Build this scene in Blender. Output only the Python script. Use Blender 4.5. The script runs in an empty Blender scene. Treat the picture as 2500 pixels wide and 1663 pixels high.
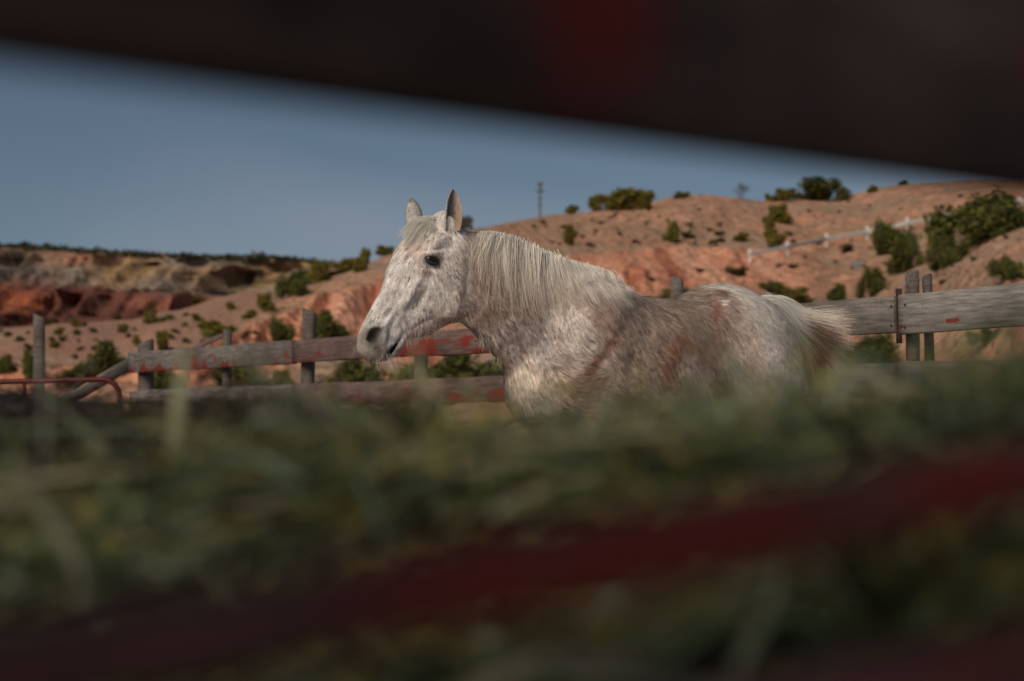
import bpy, math, random
import numpy as np
from mathutils import Vector, Matrix
from mathutils.bvhtree import BVHTree

random.seed(11)
RNG = np.random.default_rng(7)
sc = bpy.context.scene

# ------------------------------------------------------------------ camera, sky, sun, exposure
CAMZ = 0.85
FPX = 4861.0                      # 70 mm lens on a 36 mm wide sensor, in pixels of a 2500 px wide frame
TILT = math.atan((1060 - 831.5) / FPX)
cam_d = bpy.data.cameras.new('camera'); cam = bpy.data.objects.new('camera', cam_d)
sc.collection.objects.link(cam); sc.camera = cam
cam.location = (0, 0, CAMZ); cam.rotation_euler = (math.pi / 2 + TILT, 0, 0)
cam_d.lens = 70; cam_d.sensor_width = 36; cam_d.clip_start = 0.05; cam_d.clip_end = 6000
cam_d.dof.use_dof = True; cam_d.dof.focus_distance = 7.85; cam_d.dof.aperture_fstop = 3.7
cam_d.dof.aperture_blades = 0

SUN_AZ, SUN_EL = math.radians(208), math.radians(38)      # azimuth clockwise from +Y (the view direction)
w = bpy.data.worlds.new('World'); sc.world = w; w.use_nodes = True
wn = w.node_tree.nodes; wl = w.node_tree.links; wn.clear()
wo = wn.new('ShaderNodeOutputWorld'); bg = wn.new('ShaderNodeBackground')
sky = wn.new('ShaderNodeTexSky'); sky.sky_type = 'NISHITA'; sky.sun_disc = False
sky.sun_elevation = SUN_EL; sky.sun_rotation = SUN_AZ
sky.altitude = 2000; sky.air_density = 1.0; sky.dust_density = 0.3; sky.ozone_density = 3.0
hsv = wn.new('ShaderNodeHueSaturation'); hsv.inputs['Saturation'].default_value = 0.84
bg.inputs['Strength'].default_value = 0.036; hsv.inputs['Value'].default_value = 0.86; hsv.inputs['Hue'].default_value = 0.492
wtc = wn.new('ShaderNodeTexCoord'); wno = wn.new('ShaderNodeTexNoise'); wno.inputs['Scale'].default_value = 1.3; wno.inputs['Detail'].default_value = 3
wmp = wn.new('ShaderNodeMapping'); wmp.inputs['Location'].default_value = (0.55, 0.0, 0.0); wmp.inputs['Scale'].default_value = (1, 1, 2.2)
wmr = wn.new('ShaderNodeMapRange'); wmr.inputs[1].default_value = 0.36; wmr.inputs[2].default_value = 0.62; wmr.inputs[3].default_value = 0.0; wmr.inputs[4].default_value = 0.9
wmx = wn.new('ShaderNodeMix'); wmx.data_type = 'RGBA'; wmx.inputs[7].default_value = (8.8, 8.9, 11.0, 1)       # thin high veil of cloud
wl.new(wtc.outputs['Generated'], wmp.inputs[0]); wl.new(wmp.outputs[0], wno.inputs['Vector']); wsx = wn.new('ShaderNodeSeparateXYZ'); wma = wn.new('ShaderNodeMath'); wma.operation = 'MULTIPLY_ADD'; wma.inputs[1].default_value = 0.45
wl.new(wtc.outputs['Generated'], wsx.inputs[0]); wl.new(wsx.outputs[0], wma.inputs[0]); wl.new(wno.outputs[0], wma.inputs[2])
wmz = wn.new('ShaderNodeMath'); wmz.operation = 'MULTIPLY_ADD'; wmz.inputs[1].default_value = -1.5; wl.new(wsx.outputs[2], wmz.inputs[0]); wl.new(wma.outputs[0], wmz.inputs[2]); wl.new(wmz.outputs[0], wmr.inputs[0]); wl.new(wmr.outputs[0], wmx.inputs[0])
wl.new(sky.outputs[0], hsv.inputs['Color']); wl.new(hsv.outputs[0], wmx.inputs[6]); wl.new(wmx.outputs[2], bg.inputs[0]); wl.new(bg.outputs[0], wo.inputs[0])

sd = bpy.data.lights.new('sun', 'SUN'); so = bpy.data.objects.new('sun', sd); sc.collection.objects.link(so)
sd.energy = 2.9; sd.angle = math.radians(38); sd.color = (1.0, 0.86, 0.71)
sv = Vector((math.sin(SUN_AZ) * math.cos(SUN_EL), math.cos(SUN_AZ) * math.cos(SUN_EL), math.sin(SUN_EL)))
so.rotation_euler = sv.to_track_quat('Z', 'Y').to_euler(); so.location = sv * 20

sc.view_settings.view_transform = 'Standard'; sc.view_settings.look = 'None'
sc.view_settings.exposure = 0.12; sc.view_settings.gamma = 1.0; sc.view_settings.use_curve_mapping = False
sc.render.engine = 'CYCLES'
sc.cycles.use_denoising = True
try: sc.cycles.denoiser = 'OPENIMAGEDENOISE'
except Exception: pass
sc.cycles.max_bounces = 5; sc.cycles.diffuse_bounces = 3; sc.cycles.glossy_bounces = 2; sc.cycles.transparent_max_bounces = 4

# ------------------------------------------------------------------ helpers
UPV = np.array([0, -math.sin(TILT), math.cos(TILT)]); FWD = np.array([0, math.cos(TILT), math.sin(TILT)])
CAM = np.array([0, 0, CAMZ])
def raydir(px, py):
    return np.array([(px - 1250) / FPX, 0, 0]) + (831.5 - py) / FPX * UPV + FWD
def P(px, py, Y):
    d = raydir(px, py); return CAM + d * (Y / d[1])
def proj(p):
    q = p - CAM; dep = q @ FWD
    return 1250 + FPX * q[..., 0] / dep, 831.5 - FPX * (q @ UPV) / dep

def _h(ix, iy, iz, s):
    n = (ix.astype(np.int64) * 374761393 + iy.astype(np.int64) * 668265263 + iz.astype(np.int64) * 2147483647 + s * 974711) & 0x7fffffff
    n = ((n ^ (n >> 13)) * 1274126177) & 0x7fffffff
    n = (n ^ (n >> 16)) & 0xffff
    return n / 65535.0
def vnoise(p, s=0):
    p = np.asarray(p, dtype=np.float64); i = np.floor(p); f = p - i; f = f * f * (3 - 2 * f); i = i.astype(np.int64)
    x, y, z = i[..., 0], i[..., 1], i[..., 2]; fx, fy, fz = f[..., 0], f[..., 1], f[..., 2]
    r = 0
    for dx in (0, 1):
        for dy in (0, 1):
            for dz in (0, 1):
                wgt = (fx if dx else 1 - fx) * (fy if dy else 1 - fy) * (fz if dz else 1 - fz)
                r = r + wgt * _h(x + dx, y + dy, z + dz, s)
    return r
def fbm(p, octv=4, s=0, g=0.5):
    r = 0; a = 1; t = 0; p = np.asarray(p, dtype=np.float64)
    for o in range(octv):
        r = r + a * vnoise(p, s + o * 17); t += a; a *= g; p = p * 2.03 + 3.7
    return r / t
def sstep(a, b, x):
    t = np.clip((x - a) / (b - a), 0, 1); return t * t * (3 - 2 * t)

def empty(name, loc=(0, 0, 0), rz=0):
    o = bpy.data.objects.new(name, None); sc.collection.objects.link(o)
    o.location = loc; o.rotation_euler = (0, 0, rz); o.empty_display_size = 0.2; return o
def tag(o, label=None, cat=None, group=None, kind=None):
    if label: o['label'] = label
    if cat: o['category'] = cat
    if group: o['group'] = group
    if kind: o['kind'] = kind
    return o
def link(name, me, parent=None, loc=None):
    o = bpy.data.objects.new(name, me); sc.collection.objects.link(o)
    if parent is not None: o.parent = parent
    if loc is not None: o.location = loc
    return o
def mesh_np(name, V, F, mat=None, col=None, smooth=False):
    """V (n,3), F (m,k) integer array of equal-sized faces."""
    V = np.ascontiguousarray(V, dtype=np.float32); F = np.ascontiguousarray(F, dtype=np.int32)
    me = bpy.data.meshes.new(name); k = F.shape[1]
    me.vertices.add(len(V)); me.vertices.foreach_set('co', V.ravel())
    me.loops.add(F.size); me.loops.foreach_set('vertex_index', F.ravel())
    me.polygons.add(len(F)); me.polygons.foreach_set('loop_start', np.arange(0, F.size, k, dtype=np.int32))
    me.polygons.foreach_set('loop_total', np.full(len(F), k, dtype=np.int32))
    if smooth: me.polygons.foreach_set('use_smooth', np.ones(len(F), dtype=bool))
    if col is not None:
        a = me.color_attributes.new('Col', 'FLOAT_COLOR', 'POINT')
        c = np.ones((len(V), 4), dtype=np.float32); c[:, :3] = col; a.data.foreach_set('color', c.ravel())
    me.update(calc_edges=True); me.validate()
    if mat: me.materials.append(mat)
    return me

def new_mat(name):
    m = bpy.data.materials.new(name); m.use_nodes = True; nt = m.node_tree
    b = nt.nodes['Principled BSDF']; return m, nt, b
def N(nt, t, **kw):
    n = nt.nodes.new(t)
    for k, v in kw.items():
        if k.startswith('i_'): n.inputs[k[2:].replace('_', ' ')].default_value = v
        else: setattr(n, k, v)
    return n
def col_mat(name, rough=0.8, spec=0.2, nscale=None, namt=0.3, bump=0.0, bscale=20, coords='Object', stretch=(1, 1, 1), sss=0, trans=0):
    """base colour from the mesh's Col attribute, broken up by noise; optional bump"""
    m, nt, b = new_mat(name); L = nt.links
    at = N(nt, 'ShaderNodeAttribute', attribute_name='Col')
    b.inputs['Roughness'].default_value = rough; b.inputs['Specular IOR Level'].default_value = spec
    src = at.outputs['Color']
    tc = N(nt, 'ShaderNodeTexCoord'); mp = N(nt, 'ShaderNodeMapping'); mp.inputs['Scale'].default_value = stretch
    L.new(tc.outputs[coords], mp.inputs[0])
    if nscale:
        nz = N(nt, 'ShaderNodeTexNoise'); nz.inputs['Scale'].default_value = nscale; nz.inputs['Detail'].default_value = 6; nz.inputs['Roughness'].default_value = 0.65
        L.new(mp.outputs[0], nz.inputs['Vector'])
        mr = N(nt, 'ShaderNodeMapRange'); mr.inputs[1].default_value = 0.3; mr.inputs[2].default_value = 0.7
        mr.inputs[3].default_value = 1 - namt; mr.inputs[4].default_value = 1 + namt; L.new(nz.outputs[0], mr.inputs[0])
        mx = N(nt, 'ShaderNodeVectorMath', operation='SCALE'); L.new(src, mx.inputs[0]); L.new(mr.outputs[0], mx.inputs['Scale']); src = mx.outputs[0]
    L.new(src, b.inputs['Base Color'])
    if bump:
        nb = N(nt, 'ShaderNodeTexNoise'); nb.inputs['Scale'].default_value = bscale; nb.inputs['Detail'].default_value = 5
        L.new(mp.outputs[0], nb.inputs['Vector']); bp = N(nt, 'ShaderNodeBump'); bp.inputs['Strength'].default_value = bump
        bp.inputs['Distance'].default_value = 0.4 / bscale * 4; L.new(nb.outputs[0], bp.inputs['Height']); L.new(bp.outputs[0], b.inputs['Normal'])
    if trans:
        tr = N(nt, 'ShaderNodeBsdfTranslucent'); L.new(src, tr.inputs[0]); mxs = N(nt, 'ShaderNodeMixShader'); mxs.inputs[0].default_value = trans
        L.new(b.outputs[0], mxs.inputs[1]); L.new(tr.outputs[0], mxs.inputs[2]); L.new(mxs.outputs[0], nt.nodes['Material Output'].inputs[0])
    return m
def plain_mat(name, c, rough=0.6, spec=0.4, metal=0.0, nscale=30, namt=0.2):
    m, nt, b = new_mat(name); L = nt.links
    b.inputs['Roughness'].default_value = rough; b.inputs['Specular IOR Level'].default_value = spec; b.inputs['Metallic'].default_value = metal
    tc = N(nt, 'ShaderNodeTexCoord'); nz = N(nt, 'ShaderNodeTexNoise'); nz.inputs['Scale'].default_value = nscale; nz.inputs['Detail'].default_value = 5
    L.new(tc.outputs['Object'], nz.inputs['Vector']); r = N(nt, 'ShaderNodeValToRGB')
    r.color_ramp.elements[0].position = 0.3; r.color_ramp.elements[1].position = 0.7
    r.color_ramp.elements[0].color = (*[x * (1 - namt) for x in c], 1); r.color_ramp.elements[1].color = (*[x * (1 + namt) for x in c], 1)
    L.new(nz.outputs[0], r.inputs[0]); L.new(r.outputs[0], b.inputs['Base Color']); return m
def wood_mat(name, light, dark, red=(0.22, 0.025, 0.015), paint=0.6, pscale=(1.2, 4, 7), low=False, grain=60, rough=0.85, mottle=2.0, pw=.05, blobs=()):
    """weathered board: grain runs along the object's X axis, flakes of old paint where the noise passes `paint`"""
    m, nt, b = new_mat(name); L = nt.links
    b.inputs['Roughness'].default_value = rough; b.inputs['Specular IOR Level'].default_value = 0.2
    tc = N(nt, 'ShaderNodeTexCoord'); oi = N(nt, 'ShaderNodeObjectInfo')
    off = N(nt, 'ShaderNodeVectorMath', operation='SCALE'); off.inputs[0].default_value = (37, 11, 23); L.new(oi.outputs['Random'], off.inputs['Scale'])
    ad = N(nt, 'ShaderNodeVectorMath', operation='ADD'); L.new(tc.outputs['Object'], ad.inputs[0]); L.new(off.outputs[0], ad.inputs[1])
    mp = N(nt, 'ShaderNodeMapping'); mp.inputs['Scale'].default_value = (0.10, 1, 1); L.new(ad.outputs[0], mp.inputs[0])
    g = N(nt, 'ShaderNodeTexNoise'); g.inputs['Scale'].default_value = grain; g.inputs['Detail'].default_value = 8; g.inputs['Roughness'].default_value = 0.7; L.new(mp.outputs[0], g.inputs['Vector'])
    r = N(nt, 'ShaderNodeValToRGB'); r.color_ramp.elements[0].position = 0.33; r.color_ramp.elements[1].position = 0.66
    r.color_ramp.elements[0].color = (*dark, 1); r.color_ramp.elements[1].color = (*light, 1); L.new(g.outputs[0], r.inputs[0])
    mo = N(nt, 'ShaderNodeTexNoise'); mo.inputs['Scale'].default_value = mottle; mo.inputs['Detail'].default_value = 4; L.new(ad.outputs[0], mo.inputs['Vector'])
    mr = N(nt, 'ShaderNodeMapRange'); mr.inputs[1].default_value = 0.3; mr.inputs[2].default_value = 0.7; mr.inputs[3].default_value = 0.6; mr.inputs[4].default_value = 1.3; L.new(mo.outputs[0], mr.inputs[0])
    sc_ = N(nt, 'ShaderNodeVectorMath', operation='SCALE'); L.new(r.outputs[0], sc_.inputs[0]); L.new(mr.outputs[0], sc_.inputs['Scale'])
    mp2 = N(nt, 'ShaderNodeMapping'); mp2.inputs['Scale'].default_value = pscale; L.new(ad.outputs[0], mp2.inputs[0])
    pn = N(nt, 'ShaderNodeTexNoise'); pn.inputs['Scale'].default_value = 1.0; pn.inputs['Detail'].default_value = 5; pn.inputs['Roughness'].default_value = 0.6; L.new(mp2.outputs[0], pn.inputs['Vector'])
    src = pn.outputs[0]
    if low:                       # more of the paint survives along the board's lower edge
        sx = N(nt, 'ShaderNodeSeparateXYZ'); L.new(tc.outputs['Object'], sx.inputs[0])
        ma = N(nt, 'ShaderNodeMath', operation='MULTIPLY_ADD'); ma.inputs[1].default_value = -1.3; L.new(sx.outputs[2], ma.inputs[0]); L.new(pn.outputs[0], ma.inputs[2]); src = ma.outputs[0]
    for (bx_, bz_, rx_, rz_) in blobs:
        vm = N(nt, 'ShaderNodeMapping'); vm.inputs['Location'].default_value = (-bx_ / rx_, 0, -bz_ / rz_); vm.inputs['Scale'].default_value = (1 / rx_, 0, 1 / rz_); L.new(tc.outputs['Object'], vm.inputs[0])
        vl = N(nt, 'ShaderNodeVectorMath', operation='LENGTH'); L.new(vm.outputs[0], vl.inputs[0])
        mb_ = N(nt, 'ShaderNodeMapRange'); mb_.inputs[1].default_value = 1.5; mb_.inputs[2].default_value = 0.2; mb_.inputs[3].default_value = 0; mb_.inputs[4].default_value = .32; L.new(vl.outputs['Value'], mb_.inputs[0])
        sm_ = N(nt, 'ShaderNodeMath', operation='ADD'); L.new(src, sm_.inputs[0]); L.new(mb_.outputs[0], sm_.inputs[1]); src = sm_.outputs[0]
    pr = N(nt, 'ShaderNodeMapRange'); pr.inputs[1].default_value = paint; pr.inputs[2].default_value = paint + pw; L.new(src, pr.inputs[0])
    mx = N(nt, 'ShaderNodeMix', data_type='RGBA'); L.new(pr.outputs[0], mx.inputs[0]); L.new(sc_.outputs[0], mx.inputs[6]); mx.inputs[7].default_value = (*red, 1)
    L.new(mx.outputs[2], b.inputs['Base Color'])
    bp = N(nt, 'ShaderNodeBump'); bp.inputs['Strength'].default_value = 0.5; bp.inputs['Distance'].default_value = 0.004; L.new(g.outputs[0], bp.inputs['Height']); L.new(bp.outputs[0], b.inputs['Normal'])
    return m

def board_mesh(name, L, H, T, mat, seed=0, nx=24, wob=0.004, endcut=0.01):
    """a plank from x=0 to x=L, centred in y and z, with bevelled, slightly uneven edges"""
    bv = min(0.006, T * 0.2, H * 0.15)
    sec = np.array([(-T/2 + bv, -H/2), (T/2 - bv, -H/2), (T/2, -H/2 + bv), (T/2, 0), (T/2, H/2 - bv), (T/2 - bv, H/2), (-T/2 + bv, H/2), (-T/2, H/2 - bv), (-T/2, 0), (-T/2, -H/2 + bv)])
    k = len(sec); xs = np.linspace(0, L, nx); V = []
    for i, x in enumerate(xs):
        q = np.stack([np.full(k, x), sec[:, 0], sec[:, 1]], 1)
        n = vnoise(q * np.array([3, 30, 30]) + seed * 7.3, 3) - 0.5
        m = vnoise(q * np.array([1.2, 8, 8]) + seed * 3.1, 5) - 0.5
        q[:, 2] += n * wob * 2 + (vnoise(np.array([[x * 0.8 + seed, 0, 0]]), 9) - .5) * wob * 3; q[:, 1] += m * wob
        if i in (0, nx - 1): q[:, 0] += (n) * endcut
        V.append(q)
    V = np.concatenate(V); F = []
    for i in range(nx - 1):
        for j in range(k):
            a = i * k + j; b_ = i * k + (j + 1) % k; F.append((a, a + k, b_ + k, b_))
    me = mesh_np(name, V, np.array(F)); 
    import bmesh
    bm = bmesh.new(); bm.from_mesh(me); bm.verts.ensure_lookup_table()
    bm.faces.new([bm.verts[j] for j in range(k)]); bm.faces.new([bm.verts[(nx - 1) * k + j] for j in reversed(range(k))])
    bmesh.ops.recalc_face_normals(bm, faces=bm.faces); bm.to_mesh(me); bm.free(); me.materials.append(mat); return me
def put_board(name, A, B, H, T, mat, parent, seed=0, roll=0, wob=0.004, nx=24):
    A = Vector(A); B = Vector(B); d = B - A; L = d.length; me = board_mesh(name, L, H, T, mat, seed, nx, wob)
    o = link(name, me, parent); x = d.normalized(); z = Vector((0, 0, 1)); y = z.cross(x).normalized(); z = x.cross(y)
    M = Matrix((x, y, z)).transposed().to_4x4(); M = M @ Matrix.Rotation(roll, 4, 'X'); M.translation = A
    base = parent.matrix_world.inverted() if parent else Matrix()
    o.matrix_local = base @ M; return o
def post_mesh(name, H, R, mat, seed=0, square=False, n=10, rings=14):
    V = []; 
    for i in range(rings):
        z = H * i / (rings - 1)
        for j in range(n):
            a = 2 * math.pi * j / n
            r = R * (1 + 0.10 * math.sin(3 * a + seed) + 0.06 * math.sin(z * 5 + seed * 2 + a))
            if square: r = R * 1.05 / max(abs(math.cos(a + .2)), abs(math.sin(a + .2))) ** 0.75
            top = (0.04 * math.cos(a + seed) * R / 0.08) if i == rings - 1 else 0
            V.append((r * math.cos(a) + 0.01 * math.sin(z * 2 + seed), r * math.sin(a) + 0.01 * math.cos(z * 1.7 + seed), z + top))
    F = [(i * n + j, i * n + (j + 1) % n, (i + 1) * n + (j + 1) % n, (i + 1) * n + j) for i in range(rings - 1) for j in range(n)]
    me = mesh_np(name, np.array(V), np.array(F), smooth=False)
    import bmesh
    bm = bmesh.new(); bm.from_mesh(me); bm.verts.ensure_lookup_table(); bm.faces.new([bm.verts[(rings - 1) * n + j] for j in range(n)])
    bm.to_mesh(me); bm.free(); me.materials.append(mat); return me
def tube(name, pts, R, mat, n=10, parent=None, radii=None, closed=False):
    pts = [Vector(p) for p in pts]; V = []; k = len(pts)
    for i, p in enumerate(pts):
        if closed: t = (pts[(i + 1) % k] - pts[i - 1]).normalized()
        else: t = (pts[min(i + 1, k - 1)] - pts[max(i - 1, 0)]).normalized()
        a = t.cross(Vector((0.13, 0.21, 1))).normalized(); b_ = t.cross(a); r = radii[i] if radii else R
        for j in range(n):
            an = 2 * math.pi * j / n; V.append(p + (a * math.cos(an) + b_ * math.sin(an)) * r)
    F = [(i * n + j, i * n + (j + 1) % n, ((i + 1) % k) * n + (j + 1) % n, ((i + 1) % k) * n + j) for i in range(k if closed else k - 1) for j in range(n)]
    me = mesh_np(name, np.array([tuple(v) for v in V]), np.array(F), mat, smooth=True)
    return link(name, me, parent)
def ribbons(paths, widths, cols, side=None):
    """paths (N,K,3), widths (N,K), cols (N,3) or (N,K,3) -> V,F,C of flat strips"""
    Nn, K, _ = paths.shape
    t = np.gradient(paths, axis=1); t /= np.linalg.norm(t, axis=2, keepdims=True) + 1e-9
    if side is None:
        r = RNG.normal(size=(Nn, 1, 3)); side = np.cross(t, np.broadcast_to(r, t.shape))
    side = side / (np.linalg.norm(side, axis=2, keepdims=True) + 1e-9)
    V = np.stack([paths - side * widths[..., None] / 2, paths + side * widths[..., None] / 2], 2).reshape(-1, 3)
    base = (np.arange(Nn)[:, None] * K + np.arange(K - 1)[None, :]) * 2
    F = np.stack([base, base + 1, base + 3, base + 2], -1).reshape(-1, 4)
    if cols.ndim == 2: cols = np.repeat(cols[:, None, :], K, 1)
    C = np.repeat(cols.reshape(-1, 3), 2, axis=0)
    return V, F, C

# ------------------------------------------------------------------ ground and hills
M_ground = plain_mat('corral_dirt', (0.20, 0.135, 0.10), 0.95, 0.1, nscale=3, namt=0.35)
gx = np.linspace(-1, 1, 90); gx = np.sign(gx) * np.abs(gx) ** 2.5 * 3500; gy = gx
GX, GY = np.meshgrid(gx, gy, indexing='ij'); GZ = (fbm(np.stack([GX * .2, GY * .2, GX * 0], -1), 3) - .5) * 0.08 - 0.02
gi = np.arange(90 * 90).reshape(90, 90)
gF = np.stack([gi[:-1, :-1], gi[1:, :-1], gi[1:, 1:], gi[:-1, 1:]], -1).reshape(-1, 4)
ground = link('ground', mesh_np('ground', np.stack([GX, GY, GZ], -1).reshape(-1, 3), gF, M_ground, smooth=True)); tag(ground, kind='structure')

TERR = []   # (bvh, name)
def sheet(name, keys, nx, seg, mat, dispf, colf, lo, hi):
    """keys: list of (px, [(py or None, Y, z or None)...]); columns are interpolated and every row is a real point at its own distance"""
    pxs = np.array([k[0] for k in keys], float); R = len(keys[0][1])
    A = np.array([[P(k[0], py, Y) for (py, Y) in k[1]] for k in keys])            # (cols,R,3)
    cx = np.linspace(lo, hi, nx)
    def cr(v):                                                                   # smooth interpolation across columns
        i = np.clip(np.searchsorted(pxs, cx) - 1, 0, len(pxs) - 2); t = (cx - pxs[i]) / (pxs[i + 1] - pxs[i]); t = np.clip(t, 0, 1)
        m = np.gradient(v, pxs, axis=0); h = (pxs[i + 1] - pxs[i])
        sh = (-1,) + (1,) * (v.ndim - 1); t = t.reshape(sh); h = h.reshape(sh)
        return (2*t**3-3*t**2+1)*v[i] + (t**3-2*t**2+t)*h*m[i] + (-2*t**3+3*t**2)*v[i+1] + (t**3-t**2)*h*m[i+1]
    B = cr(A)                                                                     # (nx,R,3)
    rows = []; rid = []
    for r in range(R - 1):
        n = seg[r]
        for q in range(n):
            t = q / n; rows.append(B[:, r] * (1 - t) + B[:, r + 1] * t); rid.append(r + t)
    rows.append(B[:, -1]); rid.append(R - 1.0)
    V = np.stack(rows, 1); rid = np.array(rid)[None, :] * np.ones((nx, 1)); CX = cx[:, None] * np.ones_like(rid)
    # round the row profile a little
    for _ in range(3):
        V[:, 1:-1] = (V[:, :-2] + 2 * V[:, 1:-1] + V[:, 2:]) / 4
    V = dispf(V, rid, CX)
    px, py = proj(V.reshape(-1, 3)); C = colf(V.reshape(-1, 3), rid.ravel(), px, py)
    ii = np.arange(V.shape[0] * V.shape[1]).reshape(V.shape[:2])
    F = np.stack([ii[:-1, :-1], ii[1:, :-1], ii[1:, 1:], ii[:-1, 1:]], -1).reshape(-1, 4)
    Vf = V.reshape(-1, 3)
    o = link(name, mesh_np(name, Vf, F, mat, np.clip(C, 0.004, 0.9), smooth=True)); tag(o, kind='structure')
    TERR.append(BVHTree.FromPolygons([tuple(v) for v in Vf.tolist()], F.tolist())); return o
def castpx(px, py):
    d = Vector(raydir(px, py)).normalized(); best = None
    for b in TERR:
        h = b.ray_cast(Vector(CAM), d)
        if h[0] is not None and (best is None or h[3] < best[3]): best = h
    return best
def mixc(a, b, t): return a * (1 - t[:, None]) + b * t[:, None]
c3 = lambda *v: np.array(v, float)

M_hill = col_mat('red_hill_earth', 0.95, 0.1, nscale=0.9, namt=0.32, bump=0.9, bscale=1.2)
M_mesa = col_mat('mesa_rock', 0.95, 0.1, nscale=0.12, namt=0.35, bump=0.6, bscale=0.25)
hk = [(-700, (1000, 90), (985, 100), (950, 120)), (0, (960, 90), (940, 100), (915, 120)), (300, (930, 90), (905, 100), (880, 115)),
      (480, (925, 92), (862, 100), (850, 108)), (560, (915, 95), (815, 102), (803, 112)), (640, (900, 98), (775, 108), (762, 118)), (720, (885, 100), (730, 112), (715, 125)),
      (800, (870, 103), (705, 116), (679, 130)), (860, (860, 105), (692, 118), (660, 136)), (930, (855, 108), (665, 124), (628, 142)), (1000, (850, 110), (640, 126), (600, 150)),
      (1170, (800, 115), (640, 134), (554, 165)), (1320, (735, 120), (628, 140), (524, 178)), (1460, (700, 125), (615, 148), (512, 182)), (1560, (695, 127), (612, 150), (500, 186)),
      (1650, (692, 130), (615, 154), (478, 190)), (1730, (690, 131), (617, 156), (474, 192)), (1800, (688, 133), (612, 158), (484, 196)), (1880, (690, 136), (615, 160), (491, 200)), (1960, (690, 138), (612, 163), (490, 202)),
      (2050, (690, 140), (600, 165), (482, 205)), (2130, (690, 132), (585, 166), (460, 204)), (2250, (680, 118), (560, 160), (443, 202)), (2400, (650, 100), (535, 152), (438, 198)), (2500, (630, 90), (520, 148), (434, 195)), (3200, (580, 80), (470, 140), (400, 190))]
keys = [(k[0], [(1131, 55), (1060 - (1060 - k[1][0]) * 0.45, (55 + k[1][1]) / 2 + 8), k[1], k[2], k[3], (k[3][0] + 12, k[3][1] + 22), (1040, k[3][1] + 90)]) for k in hk]
def hill_disp(V, rid, CX):
    cliff = sstep(1.75, 2.15, rid) * (1 - sstep(2.85, 3.1, rid)); lft = 1 - sstep(1000, 1150, CX)
    cw = cliff * (lft + (1 - lft) * sstep(1230, 1400, CX) * (1 - sstep(1780, 1950, CX)) * 0.8)
    q = V.copy(); n = fbm(q * 0.035, 4, 3) - .5; n2 = fbm(q * 0.25, 4, 8) - .5
    n3 = fbm(q * np.array([0.16, 0.05, 0.10]), 3, 31)
    gul = np.abs(fbm(np.stack([q[..., 0] * 0.40, q[..., 1] * 0.06, q[..., 2] * 0.08], -1), 3, 21) - .5) * 2
    rill = np.abs(fbm(np.stack([q[..., 0] * 0.16 + q[..., 2] * 0.05, q[..., 1] * 0.02, q[..., 2] * 0.03], -1), 3, 51) - .5) * 2
    fade = sstep(0.3, 1.0, rid) * (1 - sstep(4.6, 5, rid)); back = 1 - sstep(3.55, 3.95, rid) * 0.75
    V[..., 2] += (n * 3.4 * fade + n2 * 0.85 * fade) * back + (rill - .35) * 1.6 * fade * (1 - cw) * back
    gul2 = np.abs(fbm(np.stack([q[..., 0] * 1.1, q[..., 1] * 0, q[..., 2] * 0.12], -1), 2, 23) - .5) * 2; V[..., 1] += (gul - 0.25) * 6.0 * cw + (n3 - .5) * 3.0 * cw + (gul2 - .3) * 2.2 * cw
    V[..., 2] += (np.sin(V[..., 2] * 2.2) * 0.15) * cw
    return V
def hill_col(v, rid, px, py):
    n = fbm(v * 0.05, 4, 61); n2 = fbm(v * 0.3, 4, 71); n3 = fbm(v * np.array([.5, .1, .12]), 3, 81); n4 = fbm(v * 1.3, 2, 91)
    tan = c3(0.46, 0.265, 0.175); org = c3(0.60, 0.275, 0.165); dus = c3(0.40, 0.275, 0.20); red = c3(0.40, 0.13, 0.075)
    C = mixc(np.tile(tan, (len(v), 1)), dus, sstep(.4, .62, n)); C = mixc(C, org, sstep(.5, .68, n2) * .5)
    cliff = sstep(1.7, 2.1, rid) * (1 - sstep(2.8, 3.06, rid)); lft = 1 - sstep(1000, 1150, px)
    cw = cliff * (lft + (1 - lft) * sstep(1200, 1380, px) * (1 - sstep(1850, 2050, px)))
    C = mixc(C, org * 1.05, cw * .9); C = mixc(C, red, cw * sstep(.48, .62, n3) * .6); n5 = fbm(np.stack([v[:, 0] * .9, v[:, 1] * 0, v[:, 2] * .10], -1), 3, 83); C = mixc(C, red * .8, cw * sstep(.56, .66, n5) * .75); C = mixc(C, c3(.66, .38, .26), cw * sstep(.44, .34, n5) * .6); C = mixc(C, c3(.6, .33, .22), cw * sstep(.6, .75, fbm(v * .22, 3, 99)) * .5)
    C = mixc(C, org * .95, (1 - sstep(1.2, 2.1, rid)) * sstep(1250, 1450, px) * .5)
    C = mixc(C, c3(.20, .145, .095), sstep(.52, .66, n4) * .5 * (1 - cw)); C = mixc(C, c3(.27, .20, .13), sstep(.52, .62, fbm(v * .16, 4, 93)) * .4 * (1 - cw))
    return C
sheet('hill', keys, 620, [8, 14, 40, 34, 40, 6, 4], M_hill, hill_disp, hill_col, -700, 3200)

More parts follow.
